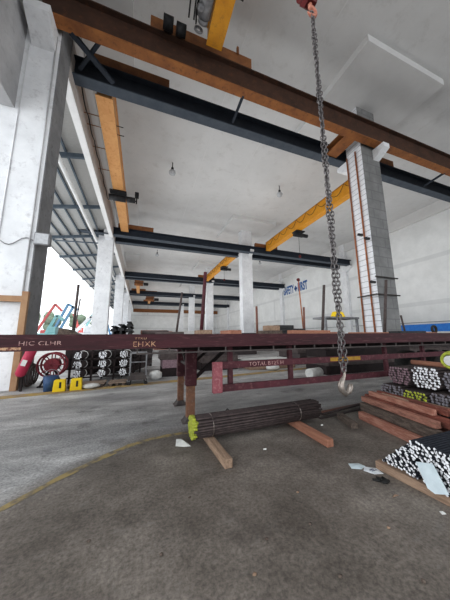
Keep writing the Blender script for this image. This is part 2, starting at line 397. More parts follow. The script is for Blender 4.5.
# ------------------------------------------------------------------ pillars
NTH = ['nearest', 'second', 'third', 'fourth', 'fifth']
for k, Y in enumerate(ROW):
    # left row
    lab = ['big white pillar at the left edge with floodlight and wooden frame', 'second white pillar of the open left side, lower courses in view',
           'third white pillar of the open left side', 'fourth white pillar of the open left side', 'fifth and farthest white pillar of the open left side'][k]
    p = thing('concrete_pillar', lab, 'pillar', (-4.16, Y + .5, 0), 'pillars along the open left side')
    part(p, 'shaft', MB().box(-4.9, XL - .03, Y, Y + 1.0, 0, CE), M['pillar_plain'])
    part(p, 'side_face', MB().box(XL - .03, XL, Y + .02, Y + 1.0, 0, CE), M['pillar_shade'] if k == 0 else M['pillar_plain'], 'side of the pillar, its shade put into the grey' if k == 0 else None)
    c = MB().prism([(Y, 12.2), (Y, 13.08), (Y - .85, 13.08), (Y - .85, 12.75)], 'x', -4.3, -3.55)
    part(p, 'corbel', c, M['pillar_plain'])
    if k == 0:
        part(p, 'conduit', MB().tube([(-4.38, Y - .02, 0), (-4.38, Y - .02, 12.2)], .02, 8), M['pillar_plain'])
        part(p, 'conduit', MB().tube([(-3.56, Y - .04, 2.9), (-3.56, Y - .04, 12.9)], .025, 8), M['grey_wall'])
        cb = []
        for i in range(9):
            t = i / 8; cb.append((-4.3 + .85 * t, Y - .04, 4.55 - .12 * math.sin(math.pi * t * 2) + .1 * t))
        part(p, 'lamp_cable', MB().tube(cb, .014, 6), M['grey_metal'])
    # middle row
    lab = ['large white block pillar right of the chain with two rusty pipes', 'slim white pillar in the centre of the hall, second of the middle row',
           'third white pillar of the middle row behind the leaning pole', 'fourth white pillar of the middle row', 'farthest white pillar of the middle row'][k]
    q = thing('block_pillar', lab, 'pillar', (12.98, Y + .5, 0), 'pillars of the middle row')
    part(q, 'shaft', MB().box(12.23, 13.74, Y, Y + 1.02, 0, CE), M['pillar'] if k == 0 else M['pillar_plain'])
    part(q, 'front_face', MB().box(12.26, 13.74, Y - .03, Y, 0, CE), M['block_shade'] if k == 0 else M['pillar_plain'])
    part(q, 'corbel', MB().prism([(Y - .03, 12.4), (Y - .03, 13.08), (Y - .75, 13.08), (Y - .75, 12.8)], 'x', 13.2, 13.7), M['pillar_plain'])
    part(q, 'corbel', MB().prism([(Y + 1.02, 12.1), (Y + 1.02, 12.98), (Y + 1.9, 12.98), (Y + 1.9, 12.7)], 'x', 12.3, 13.5), M['pillar_plain'])
    if k == 0:
        for yy in (Y + .36, Y + .98):
            part(q, 'rusty_pipe', MB().tube([(12.17, yy, 0), (12.17, yy, 13.0)], .045, 8), M['pipe_orange'])
        hp = MB()
        hp.bar((12.05, Y - .12, 3.75), (13.85, Y - .12, 3.75), .06); hp.bar((12.05, Y - .12, 4.75), (13.85, Y - .12, 4.75), .06)
        hp.bar((12.02, Y - .12, 3.75), (12.02, Y + 1.1, 3.75), .06)
        part(q, 'clamp_band', hp, M['rail_black'])
        for zz, yy in ((7.4, Y + .5), (7.0, Y + .1), (4.4, Y + .05)):
            part(q, 'bracket', MB().box(11.85, 12.2, yy - .05, yy + .05, zz, zz + .12), M['black'])
    # right wall pilasters
    if k > 0:
        w = thing('wall_pilaster', '%s white pilaster against the long side wall' % NTH[k - 1] , 'pillar', (XR - .4, Y + .5, 0), 'pilasters of the side wall')
        part(w, 'shaft', MB().box(XR - .5, XR, Y, Y + 1.0, 0, CE), M['pillar_plain'])
        part(w, 'corbel', MB().prism([(Y, 11.7), (Y, 12.55), (Y - .9, 12.55), (Y - .9, 12.2)], 'x', XR - .5, XR - .05), M['pillar_plain'])
        part(w, 'corbel', MB().prism([(Y + 1, 11.7), (Y + 1, 12.55), (Y + 1.9, 12.55), (Y + 1.9, 12.2)], 'x', XR - .5, XR - .05), M['pillar_plain'])

# wooden frame leaning on the left pillar
wf = thing('timber_hoarding', 'bare timber frame fixed on the front of the big left pillar', 'frame', (-3.9, 8.7, 0))
part(wf, 'post', MB().box(-3.52, -3.36, 8.62, 8.74, 0, 2.95), M['wood_frame'])
part(wf, 'post', MB().box(-4.86, -4.74, 8.62, 8.74, 0, 2.95), M['wood_frame'])
part(wf, 'cross_rail', MB().box(-4.74, -3.52, 8.63, 8.73, 2.62, 2.8), M['wood_frame'])
# floodlight on the pillar side
fd = thing('floodlight', 'square grey floodlight mounted on the dark side of the left pillar', 'light', (-3.25, 8.75, 4.75))
part(fd, 'housing', MB().box(-3.42, -2.98, 8.62, 8.8, 4.5, 4.92), M['grey_metal'], bevel=.02)
part(fd, 'glass', MB().box(-3.38, -3.02, 8.6, 8.62, 4.54, 4.88), M['lamp_glass'])
part(fd, 'bracket', MB().box(-3.44, -3.2, 8.8, 9.0, 4.66, 4.74), M['black'])

# ------------------------------------------------------------------ runway beams
def ibeam(root, x0, x1, yc, w, z0, z1, mweb, mfl, mtop, rail=True):
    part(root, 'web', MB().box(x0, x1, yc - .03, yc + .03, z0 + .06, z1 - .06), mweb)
    part(root, 'bottom_flange', MB().box(x0, x1, yc - w / 2, yc + w / 2, z0, z0 + .06), mfl)
    part(root, 'top_flange', MB().box(x0, x1, yc - w / 2, yc + w / 2, z1 - .06, z1), mtop)
    for x in [x0 + 1.5 * i for i in range(int((x1 - x0) / 1.5))][:0]: pass
    if rail: part(root, 'crane_rail', MB().box(x0, x1, yc - .05, yc + .05, z1, z1 + .12), M['rail_black'])
b = thing('runway_beam', 'rusty orange-brown runway beam crossing the top, nearest of all beams', 'beam', (12, 8.15, 13.1))
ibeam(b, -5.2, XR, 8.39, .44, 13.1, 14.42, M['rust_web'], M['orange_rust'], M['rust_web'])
b = thing('runway_beam', 'dark navy beam just behind the rusty orange beam', 'beam', (12, 10.2, 13.0))
ibeam(b, XL, XR, 10.3, .52, 13.0, 14.0, M['navy'], M['navy_light'], M['navy'])
for k in range(1, 5):
    Y = ROW[k]; z0 = 12.6
    x1 = XR - .02
    b = thing('runway_beam', 'dark navy beam on the near side of the %s pillar row' % NTH[k], 'beam', (12, Y - .45, z0))
    ibeam(b, -9.5 if k == 1 else XL - .3, x1, Y - .5, .7, z0, z0 + .85, M['navy'], M['navy_light'], M['navy'])
    b = thing('runway_beam', 'dark navy beam on the rear side of the %s pillar row' % NTH[k], 'beam', (12, Y + 1.5, z0))
    ibeam(b, XL - .3, x1, Y + 1.5, .7, z0, z0 + .85, M['navy'], M['navy_light'], M['navy'])
b = thing('runway_beam', 'brown rusty beam in front of the far end wall', 'beam', (8, 95, 12.2))
ibeam(b, -3.4, XR, 95, .7, 11.4, 12.7, M['truck_brown'], M['orange_rust'], M['truck_brown'], False)
# bracing between orange and navy beams
def brace(a, c, w, lab, m='navy'):
    solo('beam_brace', MB().bar(a, c, w, .12), M[m], lab, 'brace')
brace((-3.1, 8.6, 13.16), (-1.75, 9.95, 13.08), .2, 'thick dark diagonal brace beside the left pillar top')
brace((-2.1, 8.62, 13.3), (-3.1, 9.95, 13.22), .13, 'thinner dark diagonal brace crossing behind the thick one')
brace((4.14, 8.5, 13.16), (4.14, 9.9, 13.06), .11, 'short dark strut between the two beams, mid picture')
brace((20.2, 8.5, 13.16), (20.3, 9.9, 13.06), .11, 'short dark strut between the beams at the right edge')
brace((13.9, 8.5, 13.16), (14.1, 9.9, 13.06), .08, 'short dark strut just right of the block pillar top')
solo('stub_girder', MB().box(10.72, 11.55, 8.61, 10.04, 13.1, 13.16).box(11.1, 11.16, 8.61, 10.04, 13.16, 13.55).box(10.72, 11.55, 8.61, 10.04, 13.55, 13.6), M['orange_rust'],
     'short rusty cross girder left of the block pillar top', 'girder')

# ------------------------------------------------------------------ overhead cranes
def crane(lab, x0, x1, y0, y1, z0, h, m, festoon=None, trolley=None, trucks=True, tl=(1.4, 1.4), th=.5):
    r = thing('overhead_crane', lab, 'crane', ((x0 + x1) / 2, (y0 + y1) / 2, z0))
    gz = z0 + h
    gm = MB(); xm0, xm1 = x0 + .06, x1 - .06
    gm.box(xm0, xm0 + .04, y0, y1, z0 + .05, gz - .05).box(xm1 - .04, xm1, y0, y1, z0 + .05, gz - .05)
    gm.box(x0, x1, y0, y1, z0, z0 + .05).box(x0, x1, y0, y1, gz - .05, gz)
    gm.box(xm0, xm1, y0, y0 + .04, z0 + .05, gz - .05).box(xm0, xm1, y1 - .04, y1, z0 + .05, gz - .05)
    part(r, 'girder', gm, m)
    if trucks:
        for yy in trucks:
            zt = yy[1]
            part(r, 'end_truck', MB().box(x0 - tl[0], x1 + tl[1], yy[0] - .14, yy[0] + .14, zt, zt + th), M['truck_brown'])
            for xx in (x0 - tl[0] + .3, x1 + tl[1] - .3):
                part(r, 'wheel', MB().tube([(xx, yy[0] - .08, zt + .02), (xx, yy[0] + .08, zt + .02)], .13, 12), M['black'])
    if festoon:
        fx, n = festoon; pts = []; y = y0 + .5; step = (y1 - y0 - 1) / n
        for i in range(n):
            for j in range(6):
                t = j / 6; pts.append((fx, y + step * (i + t), gz - .12 - .55 * h * 4 * t * (1 - t)))
        part(r, 'festoon_cable', MB().tube(pts, .022, 6), M['cable'])
        part(r, 'festoon_wire', MB().tube([(fx, y0 + .2, gz - .1), (fx, y1 - .2, gz - .1)], .012, 5), M['cable'])
    return r
def trolley(r, x, y, z, side=1, s=1.0, colm='black', rope=1.2):
    part(r, 'trolley_frame', MB().box(x - .55 * s, x + .55 * s, y - .4 * s, y + .4 * s, z - .12 * s, z), M['truck_brown'] if colm != 'black' else M['black'])
    part(r, 'hoist_drum', MB().tube([(x - .6 * s, y, z - .4 * s), (x + .5 * s, y, z - .4 * s)], .22 * s, 14), M[colm])
    part(r, 'hoist_motor', MB().tube([(x + .55 * s * side, y, z - .36 * s), (x + 1.15 * s * side, y, z - .36 * s)], .2 * s, 12), M['black'])
    if rope:
        part(r, 'hoist_rope', MB().tube([(x, y, z - .6 * s), (x, y, z - .6 * s - rope)], .018, 6), M['cable'])
        part(r, 'bottom_block', MB().ball((x, y, z - .65 * s - rope), .16 * s, 1, .7, 1.2), M['red_cast'])

# crane over the camera bay
c1 = crane('yellow crane girder reaching over the camera, top centre', 2.05, 2.75, -3.5, 7.75, 14.0, 1.0, M['yellow'], trucks=[(8.38, 14.5)], tl=(2.3, 1.75), th=.62)
c1m = MB(); 
part(c1, 'travel_motor', MB().tube([(.25, 7.85, 14.42), (.65, 7.85, 14.42)], .24, 12).box(.3, .62, 7.85, 8.15, 14.4, 14.8), M['black'])
part(c1, 'travel_motor', MB().tube([(.78, 7.85, 14.35), (1.18, 7.85, 14.35)], .22, 12).box(.8, 1.1, 7.85, 8.15, 14.4, 14.7), M['black'])
part(c1, 'buffer_post', MB().bar((3.75, 8.2, 15.0), (3.75, 8.2, 15.4), .09), M['truck_brown'])
part(c1, 'hoist_body', MB().tube([(1.75, 6.2, 14.15), (1.75, 7.0, 14.15)], .26, 14), M['grey_metal'])
part(c1, 'hoist_gear', MB().tube([(1.75, 7.0, 14.05), (1.75, 7.15, 14.05)], .2, 14).torus((1.62, 7.35, 13.95), .14, .05, 'y', 14, 6).ball((1.55, 6.7, 13.95), .14), M['grey_metal'])
part(c1, 'hoist_frame', MB().box(1.45, 2.05, 6.1, 7.2, 14.4, 14.5).box(1.45, 1.5, 6.1, 6.2, 14.0, 14.4).box(1.45, 1.5, 7.1, 7.2, 13.9, 14.4), M['black'])
for dx in (-.25, -.05):
    part(c1, 'pendant_cable', MB().tube([(1.45 + dx, 5.0, 15.2), (1.4 + dx, 6.2, 14.4), (1.42 + dx, 7.1, 13.9)], .03, 6), M['cable'])
part(c1, 'rail_arm', MB().bar((2.72, 6.2, 14.5), (3.15, 6.25, 14.5), .05), M['black'])
# orange crane at left in the second bay
c2 = crane('orange crane girder at upper left behind the navy beam', -2.62, -1.85, 10.72, 25.85, 13.0, 1.1, M['orange'], trucks=[(10.3, 14.12), (26.3, 13.57)], tl=(.35, 2.6))
for yy in (12.2, 12.9, 14.5, 16.5):
    part(c2, 'cable_arm', MB().bar((-2.6, yy, 13.3), (-3.4, yy, 13.3), .03), M['truck_brown'])
for yy in (12.4, 13.0): part(c2, 'buffer_pin', MB().bar((-1.86, yy, 13.2), (-1.5, yy, 13.2), .03), M['black'])
pts = []
for i in range(40):
    t = i / 39; pts.append((-3.2, 10.8 + 9.5 * t, 13.25 - .22 * abs(math.sin(t * math.pi * 6))))
part(c2, 'festoon_cable', MB().tube(pts, .03, 6), M['cable'])
trolley(c2, -2.25, 18.6, 12.98, 1, 1.1, 'black', rope=0)
part(c2, 'hoist_arm', MB().bar((-1.4, 18.9, 12.7), (-.9, 18.9, 12.7), .08).bar((-.9, 18.9, 12.5), (-.9, 18.9, 13.5), .09).box(-1.05, -.75, 18.8, 19.1, 13.1, 13.5), M['black'])
# yellow crane, same bay, behind the block pillar
c3 = crane('yellow crane girder slanting behind the hanging chain', 15.35, 16.05, 10.72, 25.85, 13.0, 1.15, M['yellow'], festoon=(15.28, 9), trucks=[(10.3, 14.12), (26.3, 13.57)])
trolley(c3, 15.9, 19.6, 12.98, 1, 1.0, 'black', rope=2.2)
# yellow crane in the third bay
c4 = crane('small yellow crane girder left of the slim centre pillar', 11.75, 12.35, 28.9, 43.8, 12.75, 1.05, M['yellow'], festoon=(11.7, 9), trucks=[(28.3, 13.57), (44.3, 13.57)])
trolley(c4, 12.1, 33.5, 12.7, 1, 1.0, 'black', rope=1.5)
# far cranes at left
c5 = crane('distant brown crane with hoist above the third bay on the left', -1.6, -.9, 46.9, 61.8, 12.75, 1.0, M['orange'], trucks=[(46.3, 13.57), (62.3, 13.57)])
trolley(c5, -.9, 47.8, 12.7, 1, 1.5, 'truck_brown', rope=0)
c6 = crane('distant brown crane with hoist above the fourth bay', 1.5, 2.2, 64.9, 79.8, 12.75, 1.0, M['orange'], trucks=[(64.3, 13.57), (80.3, 13.57)])
trolley(c6, 1.8, 65.8, 12.7, 1, 2.0, 'truck_brown', rope=0)

# ceiling lamps
def lamp(x, y, lab):
    r = thing('ceiling_lamp', lab, 'lamp', (x, y, CE - .95), 'high bay ceiling lamps')
    part(r, 'stem', MB().tube([(x, y, CE), (x, y, CE - .55)], .035, 8), M['black'])
    part(r, 'gear_box', MB().tube([(x, y, CE - .5), (x, y, CE - .72)], .11, 12), M['black'])
    part(r, 'glass_shade', MB().ball((x, y, CE - .95), .29, 1, 1, .9), M['lamp_glass'])
lamp(1.85, 18.0, 'round high-bay ceiling lamp left of centre in the nearer pair')
lamp(12.3, 17.6, 'round high-bay ceiling lamp in front of the slim centre pillar')
lamp(1.9, 39, 'small distant ceiling lamp left of centre, between second and third rows')
lamp(20.9, 37.5, 'small distant ceiling lamp right of the slim centre pillar')

# lettering on the side wall (reads left to right towards the camera)
mt = Matrix(((0, 0, -1, XR - .03), (-1, 0, 0, 44.6), (0, 1, 0, 10.9), (0, 0, 0, 1)))
lettering(wr, 'lettering', 'SAFETY', 1.75, M['text_blue'], mt, 'blue painted word SAFETY', .01, 1, (3.7, 1.9), .06)
mt2 = Matrix(((0, 0, -1, XR - .03), (-1, 0, 0, 39.5), (0, 1, 0, 10.9), (0, 0, 0, 1)))
lettering(wr, 'lettering', 'FIRST', 1.75, M['text_blue'], mt2, 'blue painted word FIRST', .01, 1, (3.0, 1.9), .06)
struct('painted_cross', MB().box(XR - .04, XR - .01, 39.75, 40.7, 11.5, 11.95).box(XR - .04, XR - .01, 40.05, 40.4, 11.1, 12.3), M['text_blue'], wr)

# ------------------------------------------------------------------ flatbed trailer
TY0, TY1, TZ = 3.2, 5.62, 1.545
TX0, TX1 = -4.2, 10.5
t = thing('flatbed_trailer', 'long maroon flatbed trailer parked across the whole picture', 'trailer', (3, 4.4, 0))
rm = MB().box(TX0, TX1, TY0, TY0 + .05, TZ - .185, TZ); rm.box(TX0, TX1, TY0 + .05, TY0 + .14, TZ - .03, TZ); rm.box(TX0, TX1, TY0 + .05, TY0 + .14, TZ - .185, TZ - .165)
sr = part(t, 'side_rail', rm, M['maroon'])
rm = MB().box(TX0, TX1, TY1 - .05, TY1, TZ - .185, TZ); part(t, 'side_rail', rm, M['maroon'])
for i in range(12):
    y0 = TY0 + .14 + i * (TY1 - .05 - TY0 - .14) / 12; y1 = y0 + (TY1 - .05 - TY0 - .14) / 12 - .008
    part(t, 'deck_plank', MB().box(TX0, TX1, y0, y1, TZ - .045, TZ - .008), M['deck_wood'])
for yy in (3.95, 4.87):
    part(t, 'chassis_beam', MB().prism([(TX0, 1.37), (TX0, 1.34), (0, 1.34), (1.5, 1.24), (TX1, 1.22), (TX1, 1.37)], 'y', yy - .07, yy + .07), M['under'])
for i in range(24):
    x = TX0 + .3 + i * .61
    part(t, 'cross_member', MB().box(x, x + .05, TY0 + .15, TY1 - .06, TZ - .17, TZ - .05), M['under'])
part(t, 'rope_rail', MB().bar((-.05, TY0 + .02, 1.295), (TX1, TY0 + .02, 1.295), .02), M['lip'])
for i in range(26):
    x = -.04 + i * .405
    part(t, 'rope_rail_post', MB().bar((x, TY0 + .02, 1.295), (x, TY0 + .02, TZ - .18), .018), M['lip'])
# landing legs
for i, (yy, w, x) in enumerate(((4.38, .2, .90), (5.5, .18, .90))):
    lg = part(t, 'landing_leg', MB().box(x - w / 2, x + w / 2, yy - .08, yy + .08, .62, 1.375), M['maroon_light'], bevel=.01)
    part(lg, 'inner_tube', MB().box(x - w / 2 + .025, x + w / 2 - .025, yy - .055, yy + .055, .08, .62), M['rust_leg'])
    part(lg, 'foot', MB().prism([(x - .15, 0), (x + .15, 0), (x + .11, .03), (x + .06, .10), (x - .06, .10), (x - .11, .03)], 'y', yy - .12, yy + .12), M['lip'])
part(t, 'leg_shaft', MB().tube([(.90, 4.46, .95), (.90, 5.42, .95)], .03, 8), M['lip'])
for yy in (4.4, 5.45):
    part(t, 'diagonal_brace', MB().bar((.96, yy, .72), (1.75, yy, 1.38), .06, .06), M['under'])
part(t, 'diagonal_brace', MB().bar((.90, 4.46, .7), (.90, 5.42, 1.3), .05, .05), M['lip'])
# side guard
gy = 3.36
part(t, 'guard_end_plate', MB().box(1.0, 1.145, gy - .09, gy - .02, .70, 1.135), M['pink_plate'], 'faded pink end plate of the side guard', bevel=.006)
ug = part(t, 'guard_rail', MB().box(1.145, 6.6, gy - .03, gy + .02, 1.03, 1.13), M['maroon_light'])
part(t, 'guard_rail', MB().box(1.145, 6.6, gy - .03, gy + .02, .70, .80), M['maroon_light'])
part(t, 'guard_band', MB().box(3.22, 3.95, gy - .034, gy - .029, 1.05, 1.115), M['guard_yellow'], 'yellow painted band on the guard')
for x in (1.28, 2.38, 3.55, 4.7, 5.9):
    part(t, 'guard_post', MB().box(x, x + .07, gy + .02, gy + .08, .72, 1.42), M['maroon_light'])
# stencilled writing
def ymat(x, y, z): return Matrix(((1, 0, 0, x), (0, 0, -1, y), (0, 1, 0, z), (0, 0, 0, 1)))
lettering(sr, 'stencil', 'EHXK', .095, M['text_yellow'], ymat(-.10, TY0 - .002, 1.385), 'faded yellow stencilled characters', .0015, 1.15)
lettering(sr, 'stencil', 'TTKU', .035, M['text_yellow'], ymat(-.08, TY0 - .002, 1.478), None, .0015, 1.6)
lettering(sr, 'stencil', 'HIC CLHR', .065, M['text_pale'], ymat(-1.28, TY0 - .002, 1.425), 'faded pale stencilled characters', .0015, 1.35)
part(sr, 'paint_smear', MB().box(-1.62, -1.25, TY0 - .002, TY0 - .001, 1.375, 1.405), M['text_yellow'], 'smeared yellow paint')
lettering(ug, 'stencil', 'TOTAL B125 H', .085, M['text_pale'], ymat(1.60, gy - .032, 1.05), 'pale stencilled TOTAL B125 H', .0012, 1.1)
# wheels far right
for x in (8.4, 9.7):
    for yy in (3.42, 5.15):
        wt = part(t, 'wheel', MB().tube([(x, yy - .02, .5), (x, yy + .02, .5), (x, yy + .26, .5), (x, yy + .3, .5)], [.44, .5, .5, .44], 28), M['rubber'])
        part(wt, 'wheel_rim', MB().tube([(x, yy - .03, .5), (x, yy + .05, .5)], [.27, .2], 20), M['lip'])
    part(t, 'axle', MB().tube([(x, 3.6, .5), (x, 5.3, .5)], .07, 10), M['under'])
    part(t, 'spring_hanger', MB().box(x - .06, x + .06, 3.88, 4.0, .5, 1.0).box(x - .06, x + .06, 4.82, 4.94, .5, 1.0), M['under'])

# stakes standing on the deck
def stake(a, c, r, lab, m='stake', capm=None):
    if capm:
        o = thing('deck_stake', lab, 'stake', (a[0], a[1], a[2]))
        part(o, 'rod', MB().tube([a, c], r, 8), M[m]); part(o, 'red_cap', MB().ball(c, r * 3.2, sub=1), M[capm], 'dark red cap')
    else: solo('deck_stake', MB().tube([a, c], r, 8), M[m], lab, 'stake')
DZ = TZ - .007
stake((1.36, 5.45, DZ), (1.46, 5.45, 3.13), .045, 'tallest reddish stake leaning in front of the third middle pillar', 'maroon_light')
stake((.76, 5.45, DZ), (.88, 5.45, 2.57), .025, 'thin dark stake left of the tallest reddish one', 'stake_dark')
stake((2.86, 5.4, DZ), (2.86, 5.4, 2.3), .03, 'short rusty stake just right of the slim centre pillar')
stake((4.36, 5.4, DZ), (4.40, 5.4, 2.33), .03, 'short rusty stake below the blue wall lettering')
stake((5.05, 5.45, DZ), (5.26, 5.45, 3.06), .04, 'dark leaning stake just left of the chain', 'stake_dark')
stake((4.44, 5.52, DZ), (4.36, 5.52, 3.18), .018, 'thin pinkish rod with dark red cap under the lettering', 'pipe_orange', 'red_cast')
stake((7.60, 5.4, DZ), (8.0, 5.4, 3.42), .045, 'long dark stake standing before the block pillar', 'stake_dark')
stake((8.72, 5.45, DZ), (8.60, 5.45, 2.2), .03, 'short dark stake right of the block pillar', 'stake_dark')
stake((-1.3, 5.4, DZ), (-1.28, 5.4, 2.6), .025, 'thin dark stake on the deck near the left opening', 'stake_dark')

# goods lying on the deck
def rough_box(x0, x1, y0, y1, z0, z1, bev=.01): return MB().box(x0, x1, y0, y1, z0, z1)
i = 0
for (x0, x1, h0, h1) in ((-.49, -.39, 0, .09), (-.48, -.40, .092, .16), (-.375, -.275, 0, .10), (-.37, -.28, .102, .19), (-.26, -.15, 0, .09), (-.25, -.16, .092, .17), (-.24, -.17, .172, .235)):
    y0 = 4.2; z = DZ
    mb = MB().box(x0, x1, y0, y0 + 1.3, z + h0, z + h0 + .02).box(x0, x1, y0, y0 + 1.3, z + h1 - .02, z + h1).box((x0 + x1) / 2 - .012, (x0 + x1) / 2 + .012, y0, y0 + 1.3, z + h0 + .02, z + h1 - .02)
    solo('steel_section', mb, M['black'], ['left bottom', 'left top', 'middle bottom', 'middle top', 'right bottom', 'right centre', 'right top'][i] + ' black I-section in the pile on the deck at left', 'steel beam', 'black steel sections piled on the deck'); i += 1
wd = MB().prism([(-1.22, DZ), (-.88, DZ), (-1.02, DZ + .05), (-1.10, DZ + .10), (-1.2, DZ + .12)], 'y', 4.2, 4.6)
solo('wheel_chock', wd, M['timber_dark'], 'dark wedge-shaped block on the deck before the left opening', 'chock')
def slab(name, x0, x1, y0, y1, z0, z1, m, lab, cat='timber', rz=0):
    o = solo(name, MB().box(x0, x1, y0, y1, z0, z1), M[m], lab, cat, bevel=.006); o.rotation_euler = (0, 0, rz); return o
slab('timber_block', 1.05, 1.3, 4.3, 4.8, DZ, DZ + .1, 'timber_pale', 'small pale timber block on the deck left of the tallest stake')
slab('timber_block', 1.68, 1.95, 4.4, 4.9, DZ, DZ + .1, 'timber_orange', 'short orange timber block on deck left of the slim pillar', rz=.1)
slab('timber_plank', 2.45, 2.9, 4.3, 4.6, DZ, DZ + .09, 'timber_dark', 'brown plank on the deck at the foot of the slim centre pillar')
slab('timber_plank', 2.55, 2.85, 4.32, 4.55, DZ + .09, DZ + .2, 'timber_pale', 'pale timber block resting on the brown plank')
for j, (x0, x1, z0, z1, rz) in enumerate(((2.95, 4.15, 0, .08, 0), (3.0, 3.85, .08, .15, .03), (3.0, 3.5, .15, .23, -.04))):
    slab('steel_plate', x0, x1, 4.7, 5.2, DZ + z0, DZ + z1, 'black', ['bottom and longest', 'middle', 'topmost and shortest'][j] + ' black plate in the stack on the deck', 'steel plate', rz)
slab('timber_beam', 2.95, 4.0, 4.05, 4.22, DZ, DZ + .09, 'timber_orange', 'long orange timber on the deck before the black plates', rz=.02)
slab('timber_beam', 4.2, 5.0, 4.8, 5.05, DZ, DZ + .07, 'timber_red', 'red timber on the deck right of the black plates')
slab('timber_beam', 5.5, 7.4, 4.75, 4.95, DZ, DZ + .06, 'timber_orange', 'pale red timber on the deck behind the chain')
slab('steel_plate', 6.5, 7.6, 4.2, 4.5, DZ, DZ + .08, 'black', 'black plate on the deck below the block pillar', 'steel plate')
slab('timber_plank', 7.75, 8.5, 4.4, 4.7, DZ, DZ + .05, 'timber_red', 'flat red plank on the deck at the right')
# tangled scrap on the deck
for j in range(12):
    x = .22 + .3 * random.random(); y = 4.1 + .11 * j; r0 = random.uniform(.022, .05)
    a = random.uniform(-.1, .1); l = random.uniform(.12, .25)
    mb = MB().tube([(x - l * math.cos(a), y - l * math.sin(a), DZ + r0), (x + l * math.cos(a), y + l * math.sin(a), DZ + r0)], r0, 7)
    solo('pipe_offcut', mb, M[random.choice(['black', 'timber_red', 'grey_metal', 'stake_dark'])], 'short pipe offcut in the jumble on the deck beside the black sections', 'pipe', 'pipe offcuts jumbled on the deck')
# black round thing at right (rubber ring) on deck
rg = MB().torus((8.55, 4.5, DZ + .14), .10, .035, 'y', 20, 8)
solo('rubber_ring', rg, M['rubber'], 'black rubber ring standing on the deck at the far right', 'ring')
# blue and white container by the side wall
cb = thing('wall_barrier', 'bright blue barrier panel with white base by the side wall', 'barrier', (30.5, 18, 0))
part(cb, 'blue_panel', MB().box(30.6, 30.75, 8.0, 24, 1.9, 2.75), M['blue_paint'])
part(cb, 'white_panel', MB().box(30.6, 30.75, 8.0, 24, 0, 1.9), M['white'])
# yellow machine and crates in the right background
mc = thing('work_bench', 'grey work bench with yellow machine beside the wall pilaster', 'bench', (17, 16, 0))
part(mc, 'bench_top', MB().box(14.6, 18.4, 15.2, 16.8, 3.0, 3.15), M['grey_metal'])
for x in (14.7, 18.3): part(mc, 'leg', MB().box(x - .08, x + .08, 15.3, 15.5, 0, 3.0), M['grey_metal'])
solo('yellow_machine', MB().prism([(16.1, 3.15), (17.2, 3.15), (16.9, 3.6), (16.4, 3.7)], 'y', 15.5, 16.3), M['sign_yellow'], 'yellow machine housing sitting on the high grey bench', 'machine', bevel=.05)

# ------------------------------------------------------------------ chain sling and crane hook
CX, CY = 2.43, 2.3
hb = thing('crane_hook_block', 'dark red hook block at the top with pale red hook', 'hook block', (CX - .02, CY, 7.0))
hm = MB().tube([(CX - .13, CY, 7.35), (CX + .09, CY, 7.35)], .2, 18); part(hb, 'sheave_housing', hm, M['red_cast'])
part(hb, 'side_plate', MB().prism([(CY - .17, 7.2), (CY + .17, 7.2), (CY + .06, 6.98), (CY - .06, 6.98)], 'x', CX - .1, CX + .06), M['red_cast'])
hk = []
for i in range(15):
    a = R(100) - R(250) * i / 14
    hk.append((CX - .02 + .085 * math.cos(a), CY, 6.84 + .085 * math.sin(a)))
part(hb, 'hook', MB().tube([(CX - .03, CY, 7.0)] + hk, [.035] * 10 + [.032, .03, .026, .022, .016, .012], 10), M['copper'])
for s in (-.1, .06): part(hb, 'hoist_rope', MB().tube([(CX + s, CY, 7.45), (CX + s - .2, CY + .6, 13.8)], .012, 6), M['cable'])

cs = thing('chain_sling', 'long steel chain sling hanging in front of the trailer with two hooks', 'chain', (CX, CY, .9))
def link_mb(c, ang, L=.056, W=.030, r=.0085, tilt=0):
    pts = []; hl = L / 2 - W / 2
    for i in range(5): a = math.pi * i / 4; pts.append((W / 2 * math.cos(a), 0, hl + W / 2 * math.sin(a)))
    for i in range(5): a = math.pi + math.pi * i / 4; pts.append((W / 2 * math.cos(a), 0, -hl + W / 2 * math.sin(a)))
    m = Matrix.Translation(c) @ Matrix.Rotation(ang, 4, 'Z') @ Matrix.Rotation(tilt, 4, 'Y')
    return [m @ Vector(p) for p in pts]
LN = .078; pitch = .056
zt, zb = 6.76, 1.08
ks = []
nl = int((zt - zb) / pitch)
for sgn in (-1, 1):
    for i in range(nl):
        z = zt - pitch * (i + .5); f = i / nl
        off = sgn * (.006 + .020 * min(1, f * 1.3)) + .006 * math.sin(i * .9 + sgn)
        ks.append((z, (CX + off, CY + .012 * sgn * math.cos(i * .35), z), (i % 2) * math.pi / 2 + .6 + .3 * sgn))
ks.sort()
for z, c, a in ks[:98]:
    part(cs, 'chain_link', MB().tube(link_mb(c, a, LN, .046, .0085), .0085, 6, closed=True), M['chain'])
up = MB()
for z, c, a in ks[98:]: up.tube(link_mb(c, a, LN, .046, .0085), .0085, 6, closed=True)
part(cs, 'upper_links', up, M['chain'], kind='stuff')
part(cs, 'master_link', MB().tube(link_mb((CX - .0, CY, 6.79), 0, .14, .07, .013), .012, 8, closed=True), M['chain'])
def hook(x, y, z, s, rz):
    pts = []; rr = []
    for p, r in (((0, 0, .115), .012), ((0, 0, .07), .014), ((-.035, 0, .035), .018), ((-.062, 0, -.01), .022), ((-.052, 0, -.058), .025), ((-.012, 0, -.088), .026), ((.038, 0, -.078), .023), ((.066, 0, -.042), .017), ((.072, 0, -.008), .009)):
        pts.append(Matrix.Rotation(rz, 4, 'Z') @ Vector([v * s for v in p]) + Vector((x, y, z))); rr.append(r * s)
    h = part(cs, 'grab_hook', MB().tube(pts, rr, 12), M['hook'])
    part(h, 'eye', MB().torus((x, y, z + .13 * s), .024 * s, .010 * s, 'y', 14, 6), M['chain'])
